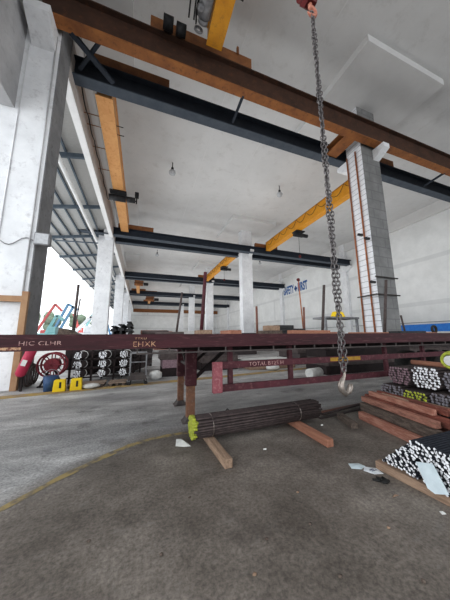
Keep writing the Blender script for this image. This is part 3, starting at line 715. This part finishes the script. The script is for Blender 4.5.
hook(CX - .03, CY - .03, .915, 1.3, .25); hook(CX + .045, CY + .04, .90, 1.3, -.15)

# ------------------------------------------------------------------ bundles of bars
def pack(yc, zc, ry, rz, d, maxn=96, pw=2):
    """hexagonally packed centres inside an ellipse (y, z)"""
    out = []; row = 0; z = -rz + d / 2
    while z <= rz - d / 2 + 1e-6:
        w = ry * max(0, 1 - abs(z / rz) ** pw) ** (1 / pw) - d / 2
        if w >= 0:
            n_ = int(2 * w / d) + 1; o = -((n_ - 1) * d) / 2
            for i in range(n_): out.append((yc + o + i * d, zc + z))
        z += d * .87; row += 1
    return out[:maxn]
def bundle(lab, x0, L, centres, d, mbar, mend, group=None, ties=(.3, .8), rz=0, jit=.03, name='bar_bundle', plane=None, cat='steel bars'):
    ys = [c[0] for c in centres]; zs = [c[1] for c in centres]
    yc = (min(ys) + max(ys)) / 2; z0 = min(zs) - d / 2
    r = thing(name, lab, cat, (x0, yc, z0), group, rz)
    base = None
    for (y, z) in centres:
        j = random.uniform(-jit, jit)
        if base is None:
            mb = MB(); mb.tube([(0, 0, 0), (L, 0, 0)], d / 2 * .86, 7, endmat=1)
            base = part(r, 'bar', mb, [mbar, mend], local=True); o = base
        else:
            o = base.copy(); COL.objects.link(o); o.parent = r
        o.location = (j, y - yc, z - z0); o.rotation_euler = (random.uniform(0, 6), 0, 0)
    for f in ties:
        ry = (max(ys) - min(ys)) / 2 + d * .55; rzz = (max(zs) - min(zs)) / 2 + d * .55; zc = (min(zs) + max(zs)) / 2 - z0
        pts = [(f * L, ry * math.cos(a), zc + rzz * math.sin(a)) for a in [2 * math.pi * i / 20 for i in range(20)]]
        part(r, 'tie_wire', MB().tube(pts, .006, 6, closed=True), M['wire'], local=True)
    return r

# bundle in the middle of the floor, on two timbers
cen = pack(3.42, .255, .165, .155, .040)
fb = bundle('bundle of dark brown reinforcing bars on the floor, yellow-painted ends', .74, 2.22, cen, .040, M['rebar_brown'], M['end_yellow'], ties=(.12, .80), jit=.02, rz=.035)
ye = MB()
for (y, z) in cen:
    if random.random() < .2: continue
    ye.tube([(-.03, y - 3.42, z - (min(c[1] for c in cen) - .02)), (.02 + .03 * random.random(), y - 3.42, z - (min(c[1] for c in cen) - .02))], .0205, 7)
part(fb, 'painted_tips', ye, M['end_yellow'], 'bright yellow painted bar tips', local=True)
def timber(name, a, c, w, h, m, lab, group=None, z=None, bev=.006, cat='timber'):
    mb = MB().bar((a[0], a[1], a[2] + h / 2), (c[0], c[1], c[2] + h / 2), w, h)
    return solo(name, mb, M[m], lab, cat, group, bevel=bev)
timber('timber_bearer', (1.02, 2.72, 0), (.98, 3.75, 0), .1, .1, 'timber_pale', 'pale timber bearer under the left end of the floor bundle')
timber('timber_bearer', (2.50, 2.70, 0), (2.52, 3.75, 0), .11, .1, 'timber_orange', 'orange timber bearer under the right end of the floor bundle')
# thin flats on the floor to the right of it
for j, (a, c) in enumerate((((3.15, 3.62, 0), (5.2, 3.86, 0)), ((3.05, 3.85, 0), (5.0, 4.05, 0)), ((3.3, 3.72, .022), (4.9, 4.0, .022)))):
    timber('steel_flat', a, c, .06, .022, ['rebar', 'stake', 'rebar_brown'][j], ['nearest', 'farthest', 'topmost'][j] + ' long flat steel strip on the floor right of the bundle', cat='steel strip', bev=.002)

# near right: black bars on timber with a pale tag
timber('timber_bearer', (2.70, 1.05, 0), (2.64, 2.13, 0), .1, .085, 'timber_pale', 'long pale timber bearer under the black bars, right edge')
timber('timber_bearer', (4.9, 1.0, 0), (4.9, 2.1, 0), .1, .085, 'timber_pale', 'pale timber bearer under the rear end of the black bars')
d = .031
def mound(y0, y1, z0, rows, sl=.6):
    out = []
    for r_ in range(rows):
        n_ = int((y1 - y0 - r_ * d * sl * 2) / d); yy = (y0 + y1) / 2 - (n_ - 1) * d / 2 + random.uniform(-.004, .004)
        for i_ in range(n_): out.append((yy + i_ * d, z0 + d / 2 + r_ * d * .9))
    return out
bundle('lower left bundle of black bars with white cut ends, right foreground', 2.66, 2.9, mound(1.60, 2.09, .087, 7, .9)[:99], d, M['bar_black'], M['end_white'], 'black bar bundles in the right foreground', ties=(.5,), jit=.03)
bundle('lower right bundle of black bars, hidden behind the pale tag', 2.63, 2.9, mound(1.16, 1.585, .087, 7, .2)[:99], d, M['bar_black'], M['end_white'], 'black bar bundles in the right foreground', ties=(.5,), jit=.03)
bundle('upper bundle of black bars lying on top, right foreground', 2.60, 2.9, mound(1.24, 1.86, .292, 6, .9)[:99], d, M['bar_black'], M['end_white'], 'black bar bundles in the right foreground', ties=(.5,), jit=.03)
tg = MB(); q = [(2.575, 1.67, .285), (2.57, 1.52, .335), (2.56, 1.42, .14), (2.56, 1.53, .085), (2.56, 1.585, .10)]
fv = [tg.bm.verts.new(p) for p in q]; bv = [tg.bm.verts.new((p[0] - .004, p[1], p[2])) for p in q]
tg.face(fv); tg.face(bv[::-1])
for i_ in range(5): tg.face([fv[i_], fv[(i_ + 1) % 5], bv[(i_ + 1) % 5], bv[i_]])
solo('paper_tag', tg, M['tag'], 'large pale blue tag hanging over the black bar ends', 'tag')

# rear right bundles on timbers
XE = 4.27
for j, yy in enumerate((2.35,)):
    pass
timber('timber_bearer', (4.62, 2.14, 0), (4.62, 3.15, 0), .1, .3, 'timber_dark', 'dark timber bearer under the grey bar bundles')
timber('timber_bearer', (6.9, 2.14, 0), (6.9, 3.15, 0), .1, .3, 'timber_dark', 'dark timber bearer under the rear of the grey bar bundles')
G2 = 'grey bar bundles stacked before the trailer at right'
zb_ = .30
bundle('lower left grey bar bundle of the stack before the trailer', XE, 4.2, pack(3.04, zb_ + .165, .215, .165, .046, 98, 4), .046, M['rebar'], M['end_grey'], G2, ties=(.3,))
bundle('yellow-ended bar bundle in the lower tier of the right stack', XE - .02, 4.2, pack(2.64, zb_ + .165, .185, .16, .046, 98, 3), .046, M['rebar'], M['end_yellow'], G2, ties=(.3,))
bundle('lower right grey bar bundle of the stack before the trailer', XE, 4.2, pack(2.25, zb_ + .165, .20, .165, .046, 98, 4), .046, M['rebar'], M['end_grey'], G2, ties=(.3,))
timber('timber_bearer', (4.8, 1.9, .64), (4.8, 3.1, .64), .07, .03, 'timber_dark', 'thin timber spacer between the two tiers of grey bundles')
zu = .665
bundle('upper left bundle with pinkish bar ends, right stack', XE - .02, 4.2, pack(2.855, zu + .16, .20, .16, .046, 98, 3), .046, M['rebar'], M['end_pink'], G2, ties=(.3,))
bundle('upper middle bundle with bright grey bar ends, right stack', XE, 4.2, pack(2.46, zu + .165, .195, .165, .046, 98, 4), .046, M['rebar'], M['end_white'], G2, ties=(.3,))
bundle('upper right bundle with grey bar ends at the picture edge', XE + .03, 4.2, pack(2.07, zu + .16, .19, .16, .046, 98, 4), .046, M['rebar'], M['end_grey'], G2, ties=(.3,))
o = solo('round_pole', MB().tube([(4.55, 2.80, 1.03), (4.6, 1.7, 1.01)], .042, 12, endmat=1), [M['timber_orange'], M['white']], 'round reddish pole with white end lying on top of the right stack', 'pole')
yc_ = thing('hose_coil', 'yellow hose coil on the right stack, cut by the picture edge', 'hose', (4.35, 2.12, 1.02))
cm = MB()
for j in range(4): cm.torus((4.30 + .035 * j, 2.12, 1.125), .105 + .012 * (j % 2), .022, 'x', 24, 7)
part(yc_, 'coil', cm, M['end_yellow']); part(yc_, 'label', MB().tube([(4.28, 2.12, 1.125), (4.3, 2.12, 1.125)], .075, 16), M['white'], 'white hub of the coil')

# timber stack between them
TS = [  # (x, y_near, x2, y_far, z, w, h, material, label)
    (3.62, 2.20, 3.86, 3.42, 0.0, .11, .10, 'timber_pink', 'lowest and leftmost weathered timber of the stack'),
    (3.90, 2.05, 4.12, 3.40, 0.0, .12, .10, 'timber_dark', 'ground-level dark timber hidden inside the stack'),
    (3.68, 2.12, 3.95, 3.46, .10, .11, .10, 'timber_dark', 'long dark weathered timber of the second layer'),
    (3.98, 2.0, 4.14, 3.30, .10, .12, .10, 'timber_red', 'second-layer red timber inside the stack'),
    (3.72, 2.15, 4.02, 3.50, .20, .095, .07, 'timber_red', 'red timber lying on the dark one'),
    (3.86, 2.05, 4.14, 3.52, .20, .10, .09, 'timber_rust', 'third-layer red timber at the back'),
    (3.84, 2.25, 4.08, 3.40, .29, .085, .06, 'timber_pink', 'topmost narrow red timber of the stack'),
    (3.98, 2.15, 4.16, 3.3, .29, .085, .075, 'timber_rust', 'pale red timber at the back of the stack top'),
    (4.08, 1.82, 4.17, 3.10, .365, .13, .05, 'timber_pale', 'long pale plank along the back of the timber stack'),
]
for (x, y, x2, y2, z, w, h, m, lab) in TS:
    if z < .36 and y > 1.99: y -= .06; y2 -= .06; w *= .93; z *= 1.35; h *= 1.3; x += z * .12; x2 += z * .12
    elif z > .36: z = .43
    timber('timber_beam', (x, y, z), (x2, y2, z), w, h, m, lab, 'timbers stacked at right')
timber('timber_block', (3.35, 3.05, 0), (3.52, 3.5, 0), .12, .09, 'timber_dark', 'dark timber block on the floor at the stack left end')

# papers, glove and litter on the floor
def sheet(pts, m, lab, cat, z=.004, name='paper_scrap', th=.004):
    mb = MB(); vs = [mb.bm.verts.new((x, y, z + (h if len(p) > 2 else 0))) for p in pts for (x, y, h) in [(p[0], p[1], p[2] if len(p) > 2 else 0)]]
    cx = sum(v.co.x for v in vs) / len(vs); cy = sum(v.co.y for v in vs) / len(vs)
    c = mb.bm.verts.new((cx, cy, z + th * 3))
    for i in range(len(vs)): mb.face([vs[i], vs[(i + 1) % len(vs)], c])
    bb = [mb.bm.verts.new((v.co.x, v.co.y, .001)) for v in vs]
    mb.face(bb[::-1])
    for i in range(len(vs)): mb.face([vs[i], bb[i], bb[(i + 1) % len(vs)], vs[(i + 1) % len(vs)]])
    return solo(name, mb, M[m], lab, cat)
p1 = sheet([(2.33, 2.22), (2.38, 2.31), (2.50, 2.27), (2.52, 2.20), (2.42, 2.17)], 'tag', 'crumpled bluish paper on the floor left of the pale bearer', 'paper')
p2 = sheet([(2.42, 2.14), (2.50, 2.20), (2.60, 2.12), (2.57, 2.02), (2.47, 2.05)], 'paper', 'white printed paper on the floor touching the pale bearer', 'paper')
part(p2, 'print', MB().box(2.47, 2.53, 2.10, 2.115, .014, .0155).box(2.48, 2.55, 2.08, 2.09, .014, .0155), M['ink'])
gl = MB().ball((2.43, 1.90, .02), .045, 1.2, .7, .4, jitter=.12).tube([(2.40, 1.92, .015), (2.35, 1.98, .012)], .012, 8).tube([(2.44, 1.93, .018), (2.42, 1.99, .012)], .011, 8).tube([(2.47, 1.92, .018), (2.48, 1.97, .012)], .011, 8)
solo('work_glove', gl, M['cable'], 'black crumpled glove on the floor before the pale bearer', 'glove')
sheet([(2.46, 1.44), (2.48, 1.47), (2.51, 1.46), (2.50, 1.43)], 'white', 'small white scrap on the floor at the lower right edge', 'scrap', name='paper_scrap')
sheet([(2.28, 1.73), (2.33, 1.75), (2.37, 1.73)], 'timber_pale', 'pale thin scrap on the floor below the glove', 'scrap')
sheet([(.52, 3.50), (.56, 3.72), (.62, 3.70), (.69, 3.55), (.72, 3.42), (.62, 3.44)], 'white', 'crumpled white paper under the yellow end of the floor bundle', 'paper', th=.015)
rk = [(1.63, 2.96), (2.95, 3.35), (1.35, 1.75), (.75, 1.55), (1.05, 1.2), (.2, 1.9), (1.9, 1.5), (-.3, 2.2), (.5, 2.4), (1.5, 2.1), (.95, 1.75), (1.7, 1.15), (.1, 1.4), (.62, 1.12), (1.25, 1.35)]
for j, (x, y) in enumerate(rk):
    s = .014 if j > 1 else .022
    solo('stone_chip', MB().ball((x, y, s * .5), s, 1.2, .9, .6, sub=1, jitter=.15), M['white'] if j < 2 else M['timber_dark' if j % 3 else 'timber_pale'],
         ['white pebble on the floor between the two bearers', 'white pebble right of the orange bearer'][j] if j < 2 else 'tiny loose chip scattered on the bare foreground floor', 'pebble', 'loose chips on the foreground floor' if j > 1 else None)
# bent strap behind the bundle
solo('bent_strap', MB().torus((1.62, 4.35, .045), .09, .012, 'x', 12, 6, R(-20), R(150)), M['cable'], 'black bent strap on the floor behind the bundle', 'strap')

# ------------------------------------------------------------------ left background by the pillar
tk = thing('gas_cylinder', 'magenta cylinder hanging tilted beside the left pillar foot', 'cylinder', (-3.25, 8.35, .45))
part(tk, 'body', MB().tube([(-3.22, 8.35, .44), (-3.20, 8.35, .50), (-3.0, 8.35, 1.16), (-2.98, 8.35, 1.22)], [.08, .13, .13, .07], 16), M['magenta'])
part(tk, 'valve', MB().tube([(-2.98, 8.35, 1.22), (-2.96, 8.35, 1.30)], .03, 8), M['grey_metal'])
part(tk, 'label_patch', MB().bar((-3.12, 8.21, .74), (-3.07, 8.21, .9), .12, .012, up=(0, 1, 0)), M['white'], 'white patch on the cylinder')
part(tk, 'stand', MB().bar((-3.2, 8.5, 0), (-3.2, 8.5, 1.1), .05).bar((-3.2, 8.5, 1.0), (-3.1, 8.4, 1.0), .04), M['under'])
rl = thing('hose_reel', 'dark red hose reel standing beside the left pillar', 'reel', (-2.55, 8.9, 0))
a = MB().torus((-2.6, 8.75, .68), .36, .03, 'y', 28, 8).torus((-2.6, 9.05, .68), .36, .03, 'y', 28, 8); part(rl, 'rim', a, M['reel_red'])
for yy in (8.75, 9.05):
  sp_ = MB()
  for i_ in range(8):
    an = i_ * math.pi / 4; sp_.bar((-2.6, yy, .68), (-2.6 + .36 * math.cos(an), yy, .68 + .36 * math.sin(an)), .025)
  part(rl, 'spokes', sp_, M['reel_red'])
part(rl, 'drum', MB().tube([(-2.6, 8.75, .68), (-2.6, 9.05, .68)], .2, 18), M['reel_red'])
part(rl, 'stand', MB().bar((-2.9, 8.9, 0), (-2.6, 8.9, .68), .05).bar((-2.3, 8.9, 0), (-2.6, 8.9, .68), .05).bar((-2.95, 8.9, .02), (-2.25, 8.9, .02), .05), M['under'])
hs = MB()
for j in range(3): hs.torus((-3.22 + .06 * j, 8.98 + .03 * j, .40), .34 - .03 * j, .028, 'x', 28, 8)
solo('rubber_hose', hs, M['stake_dark'], 'dark hose hanging in loops left of the red reel', 'hose')
bk = thing('blue_bucket', 'dark blue bucket on the floor behind the yellow boxes', 'bucket', (-2.42, 8.2, 0))
part(bk, 'body', MB().tube([(-2.42, 8.25, 0), (-2.42, 8.25, .42)], [.15, .19], 18), M['bucket_blue'])
part(bk, 'handle', MB().torus((-2.42, 8.25, .42), .18, .01, 'y', 12, 6, 0, math.pi), M['grey_metal'])
for j, (x, lab) in enumerate(((-2.12, 'left yellow box with a dark slot on the kerb'), (-1.72, 'right yellow box with a dark slot on the kerb'))):
    y = 8.0 + .05 * j
    r = thing('yellow_box', lab, 'box', (x, y, 0), None, .1)
    part(r, 'body', MB().prism([(-.15, 0.02), (.15, 0.02), (.13, .34), (-.13, .34)], 'y', -.1, .1), M['sign_yellow'], local=True, bevel=.01)
    part(r, 'slot', MB().box(.0, .05, -.104, -.1, .12, .28), M['black'], local=True)
solo('white_sack', MB().ball((-1.35, 8.1, .09), .2, 1.25, .7, .38, jitter=.04), M['white'], 'flattened white sack before the rebar rack', 'sack')
# pallet timbers
for j, (x0, x1, y) in enumerate(((-2.0, -.98, 8.5), (-.9, -.37, 8.45))):
    pl = thing('timber_pallet', ['left', 'right'][j] + ' worn pallet in front of the rebar rack', 'pallet', ((x0 + x1) / 2, y, 0))
    for k_ in range(3): part(pl, 'deck_board', MB().box(x0, x1 - .02, y - .3 + .22 * k_, y - .14 + .22 * k_, .1, .125), M['plank_end'])
    for k_ in range(3): part(pl, 'bearer', MB().box(x0 + .03 + k_ * (x1 - x0 - .16) / 2, x0 + .11 + k_ * (x1 - x0 - .16) / 2, y - .3, y + .3, .02, .1), M['timber_dark'])
# racked bar bundles: three columns, three tiers, ends facing the viewer
G3 = 'bar bundles on the rack by the left opening'
colx = (-1.95, -1.22, -.55)
for ci, x in enumerate(colx):
    for ti in range(3):
        zc = .33 + .30 * ti
        if ci < 2 and ti == 2: zc = .93
        ce = pack(0, 0, .155, .125, .052)
        r = thing('bar_bundle', '%s bar bundle in the %s column of the rack' % (['lowest', 'middle', 'topmost'][ti], ['left', 'centre', 'right'][ci]), 'steel bars', (x, 9.0, zc), G3, R(72))
        base = None
        for (yy, zz) in ce:
            if base is None:
                base = part(r, 'bar', MB().tube([(0, 0, 0), (3.2, 0, 0)], .025, 7, endmat=1), [M['rebar'], M['end_white']], local=True); o = base
            else: o = base.copy(); COL.objects.link(o); o.parent = r
            o.location = (random.uniform(-.05, .05), yy, zz)
        part(r, 'tie_wire', MB().tube([(.3, .165 * math.cos(a), .135 * math.sin(a)) for a in [2 * math.pi * i / 16 for i in range(16)]], .012, 6, closed=True), M['white'], local=True)
rk_ = thing('storage_rack', 'low dark steel rack holding the bar bundles', 'rack', (-1.2, 10.3, 0))
for x in (-2.2, -1.56, -.86, -.22):
    for y in (9.2, 9.95): part(rk_, 'upright', MB().box(x - .03 + (y - 9.2) * .3, x + .03 + (y - 9.2) * .3, y - .03, y + .03, 0, 1.25), M['under'])
for y in (9.2, 9.95):
    for z in (.165, .465, .765): part(rk_, 'crossbar', MB().box(-2.28, -.17, y - .03, y + .03, z, z + .04), M['under'])
# black backing panel, added to keep the gap behind the rack dark
solo('dark_backing', MB().box(-3.4, .6, 13.2, 13.3, 0, 1.42), M['under'], 'low black backing added for the dark behind the rack and reel', 'panel')
# trolley cart
ct = thing('tool_trolley', 'grey steel trolley frame at the right end of the rack', 'trolley', (-.02, 8.35, 0))
for x in (-.3, .2):
    for y in (8.15, 8.75):
        part(ct, 'upright', MB().bar((x, y, .12), (x, y, 1.02), .035), M['grey_metal'])
        part(ct, 'wheel', MB().tube([(x, y - .03, .06), (x, y + .03, .06)], .06, 12), M['rubber'])
part(ct, 'tray', MB().box(-.32, .22, 8.12, 8.78, .16, .3), M['lip'])
part(ct, 'top_frame', MB().bar((-.3, 8.15, 1.0), (.2, 8.15, 1.0), .035).bar((-.3, 8.75, 1.0), (.2, 8.75, 1.0), .035).bar((-.3, 8.15, .72), (.2, 8.15, .72), .03).bar((-.3, 8.15, 1.0), (-.3, 8.75, 1.0), .03).bar((.2, 8.15, 1.0), (.2, 8.75, 1.0), .03), M['grey_metal'])

# ------------------------------------------------------------------ stock further inside, seen under and over the trailer
def stock(x0, x1, y0, y1, h, n, mnames, labb, grp, name='steel_stack', cat='stack'):
    for k_ in range(n):
        z0 = h / n * k_; z1 = z0 + h / n
        mb = MB().box(x0 + random.uniform(-.1, .1), x1 + random.uniform(-.1, .1), y0 + random.uniform(-.05, .05), y1, z0, z1)
        solo(name, mb, M[mnames[k_ % len(mnames)]], labb % (['bottom', 'second', 'third', 'fourth', 'top'][k_ if k_ < n - 1 else 4]), cat, grp, bevel=.01)
stock(1.75, 2.5, 11.4, 13, 1.1, 3, ['timber_red', 'pink_plate', 'end_pink'], '%s crate of the pinkish stack inside, left of the landing leg', 'pinkish crates inside the hall', 'wooden_crate', 'crate')
stock(2.6, 4.4, 10.3, 12, 1.0, 3, ['under', 'stake_dark', 'rebar'], '%s dark steel pack inside the hall behind the landing leg', 'dark packs behind the landing leg')
stock(.75, 1.6, 9.4, 10.4, .95, 3, ['under', 'end_pink', 'stake_dark'], '%s bundle pack just left of the landing leg inside', 'packs left of the landing leg')
stock(4.6, 7.2, 9.6, 11, .42, 2, ['timber_pale', 'white'], '%s pale sheet pack seen under the trailer', 'pale sheet packs under the trailer', 'sheet_pack', 'sheets')
stock(8.0, 11.6, 10.5, 12.5, 1.2, 4, ['under', 'rebar', 'stake_dark', 'under'], '%s dark steel pack inside right of the pale sheets', 'dark packs right of the pale sheets')
stock(5.5, 9.5, 18, 21, 1.1, 3, ['rebar', 'stake_dark', 'timber_dark'], '%s dark pack deep inside under the trailer centre', 'dark packs deep inside')
stock(6.9, 11.8, 7.3, 8.5, 1.3, 4, ['under', 'stake_dark', 'under', 'rebar'], '%s black filler pack added for the dark behind the trailer, right of the chain', 'black filler packs just behind the trailer')  # packs put in to darken the view under the trailer
stock(13.9, 19.5, 9.4, 12.5, 1.5, 4, ['under', 'stake_dark', 'rebar', 'under'], '%s black steel pack behind the right bundles', 'black packs behind the right bundles')
stock(10, 16, 22, 25, 1.9, 4, ['stake_dark', 'rebar', 'timber_dark', 'rebar'], '%s dark pack beside the second middle pillar', 'dark packs at the second pillar')
stock(1.5, 7, 30, 34, 2.3, 4, ['timber_red', 'timber_dark', 'rebar', 'white'], '%s layered pack far inside the third bay', 'layered packs in the third bay')
stock(-2.6, .6, 22, 26, 1.3, 3, ['rebar', 'under', 'stake_dark'], '%s dark pack inside behind the left rack', 'dark packs behind the left rack')
stock(20, 27, 18, 22, 1.7, 4, ['rebar', 'under', 'stake_dark', 'under'], '%s dark pack near the side wall', 'dark packs near the side wall')
# white rolled tarpaulin under the trailer at right
rt = solo('tarpaulin_roll', MB().tube([(5.75, 7.0, .17), (6.35, 7.15, .17)], .17, 18), M['white'], 'white rolled tarpaulin on the floor seen under the trailer', 'roll')
solo('white_sack', MB().ball((5.6, 9.2, .14), .28, 1.2, .8, .5, jitter=.05), M['white'], 'white sack on the floor by the pale sheets', 'sack')
solo('white_sack', MB().ball((.55, 8.9, .16), .26, .9, .8, .7, jitter=.05), M['white'], 'white sack on the floor right of the trolley', 'sack')
solo('timber_plank', MB().bar((4.9, 6.3, .04), (6.2, 6.35, .04), .12, .08), M['timber_orange'], 'orange plank on the floor beyond the side guard', 'timber', bevel=.005)

# ------------------------------------------------------------------ yard outside: trees and crane machinery
def tree(x, y, h, lab):
    r = thing('tree', lab, 'tree', (x, y, 0), 'trees beyond the yard')
    part(r, 'trunk', MB().tube([(x, y, 0), (x + .1, y, h * .5)], [.3, .18], 8), M['bark'])
    mb = MB()
    for _ in range(9): mb.ball((x + random.uniform(-1.5, 1.5), y + random.uniform(-1.2, 1.2), h * random.uniform(.5, .9)), random.uniform(.9, 1.7), jitter=.16)
    part(r, 'crown', mb, M['leaf'])
for i_, (x, y, h) in enumerate(((-27.5, 90, 10.5), (-21, 91, 10), (-14.5, 90, 10.5), (-8, 92, 10), (-1, 104, 9), (-34, 90, 10))):
    tree(x, y, h, '%s pale green tree from the left beyond the yard' % ['second', 'third', 'fourth', 'fifth', 'sixth', 'leftmost'][i_])
def machine(x, y, m, segs, lab):
    r = thing('mobile_crane', lab, 'machine', (x, y, 0), 'crane machines parked in the yard')
    part(r, 'body', MB().box(x - 1.6, x + 1.6, y - 1.2, y + 1.2, .7, 2.3).box(x + .3, x + 1.5, y - 1, y + 1, 2.3, 3.3), M[m], bevel=.08)
    for dx in (-1.1, 0, 1.1): part(r, 'wheel', MB().tube([(x + dx, y - 1.3, .5), (x + dx, y + 1.3, .5)], .5, 14), M['rubber'])
    for a_, c_ in segs:
        part(r, 'boom', MB().bar((x + a_[0], y, a_[1]), (x + c_[0], y, c_[1]), .42, .42), M[m])
machine(-20.5, 60, 'boom_red', [((-1, 2.3), (2.2, 9.0)), ((2.2, 9.0), (3.6, 7.5))], 'red machine with long raised boom seen just past the left pillar')
machine(-16.2, 56, 'boom_blue', [((-1, 2.3), (1.4, 8.6)), ((0, 2.3), (2.4, 8.2)), ((1.4, 8.6), (3.4, 7.4))], 'blue machine with twin steep booms in the yard')
machine(-14.2, 44, 'boom_teal', [((0, 2.3), (1.2, 5.2)), ((1.2, 5.2), (2.2, 4.4))], 'teal machine in the yard nearest the left pillar')
machine(-11.6, 55, 'boom_teal', [((0, 2.3), (2.0, 7.2)), ((2.0, 7.2), (3.4, 4.8))], 'teal machine with bent boom left of the second pillar')
machine(-10.2, 47, 'boom_red', [((0, 2.3), (-1.2, 5.8))], 'small red machine between the blue and teal ones')
machine(-8.4, 40, 'boom_white', [((-1, 2.3), (1.0, 4.8)), ((1.0, 4.8), (1.8, 3.4))], 'white machine beside the second pillar')
machine(-6.9, 60, 'boom_blue', [((0, 2.3), (-1.4, 7.2))], 'distant blue machine behind the second pillar')
solo('yard_pole', MB().tube([(-6.3, 26, 0), (-5.9, 26, 5.4)], .06, 8), M['stake_dark'], 'thin dark leaning pole in the yard left of the second pillar', 'pole')

# ------------------------------------------------------------------ world, lights, camera
w = bpy.data.worlds.new('overcast'); SC.world = w; w.use_nodes = True
bg = w.node_tree.nodes['Background']; bg.inputs['Color'].default_value = (.93, .97, 1.0, 1); bg.inputs['Strength'].default_value = 1.9
def area(name, loc, rot, sx, sy, power, col=(1, 1, 1)):
    l = bpy.data.lights.new(name, 'AREA'); l.shape = 'RECTANGLE'; l.size = sx; l.size_y = sy; l.energy = power; l.color = col
    o = bpy.data.objects.new(name, l); COL.objects.link(o); o.location = loc; o.rotation_euler = rot; return o
area('yard_daylight', (-11.5, 30, 6), (0, R(-90), 0), 11, 80, 4500, (.95, .98, 1))
area('front_daylight', (12, -12, 7), (R(90), 0, 0), 34, 12, 250, (.97, .99, 1))
for yy in (17, 35, 53, 71, 88):
    area('bay_bounce', (14, yy, 3.2), (R(180), 0, 0), 26, 13, 1000, (1, .99, .97))  # unseen upward fill added to brighten the ceilings, standing in for floor bounce

cam = bpy.data.cameras.new('camera'); co = bpy.data.objects.new('camera', cam); COL.objects.link(co); SC.camera = co
cam.sensor_fit = 'VERTICAL'; cam.sensor_height = 24; cam.lens = 24 * 228 / 600
cam.clip_end = 500; cam.clip_start = .05
yaw, pitch, roll = R(20), R(9.2), R(-.5)
fw = Vector((math.sin(yaw) * math.cos(pitch), math.cos(yaw) * math.cos(pitch), math.sin(pitch)))
rt_ = Vector((math.cos(yaw), -math.sin(yaw), 0)); up_ = rt_.cross(fw)
r2 = rt_ * math.cos(roll) + up_ * math.sin(roll); u2 = up_ * math.cos(roll) - rt_ * math.sin(roll)
mw = Matrix((r2, u2, -fw)).transposed().to_4x4(); mw.translation = (0, 0, 1.5); co.matrix_world = mw
SC.view_settings.view_transform = 'Standard'; SC.view_settings.look = 'None'; SC.view_settings.exposure = 0.06; SC.view_settings.gamma = .9
SC.cycles.max_bounces = 10; SC.cycles.diffuse_bounces = 6
SC.cycles.use_denoising = True
SC.cycles.sample_clamp_indirect = 6
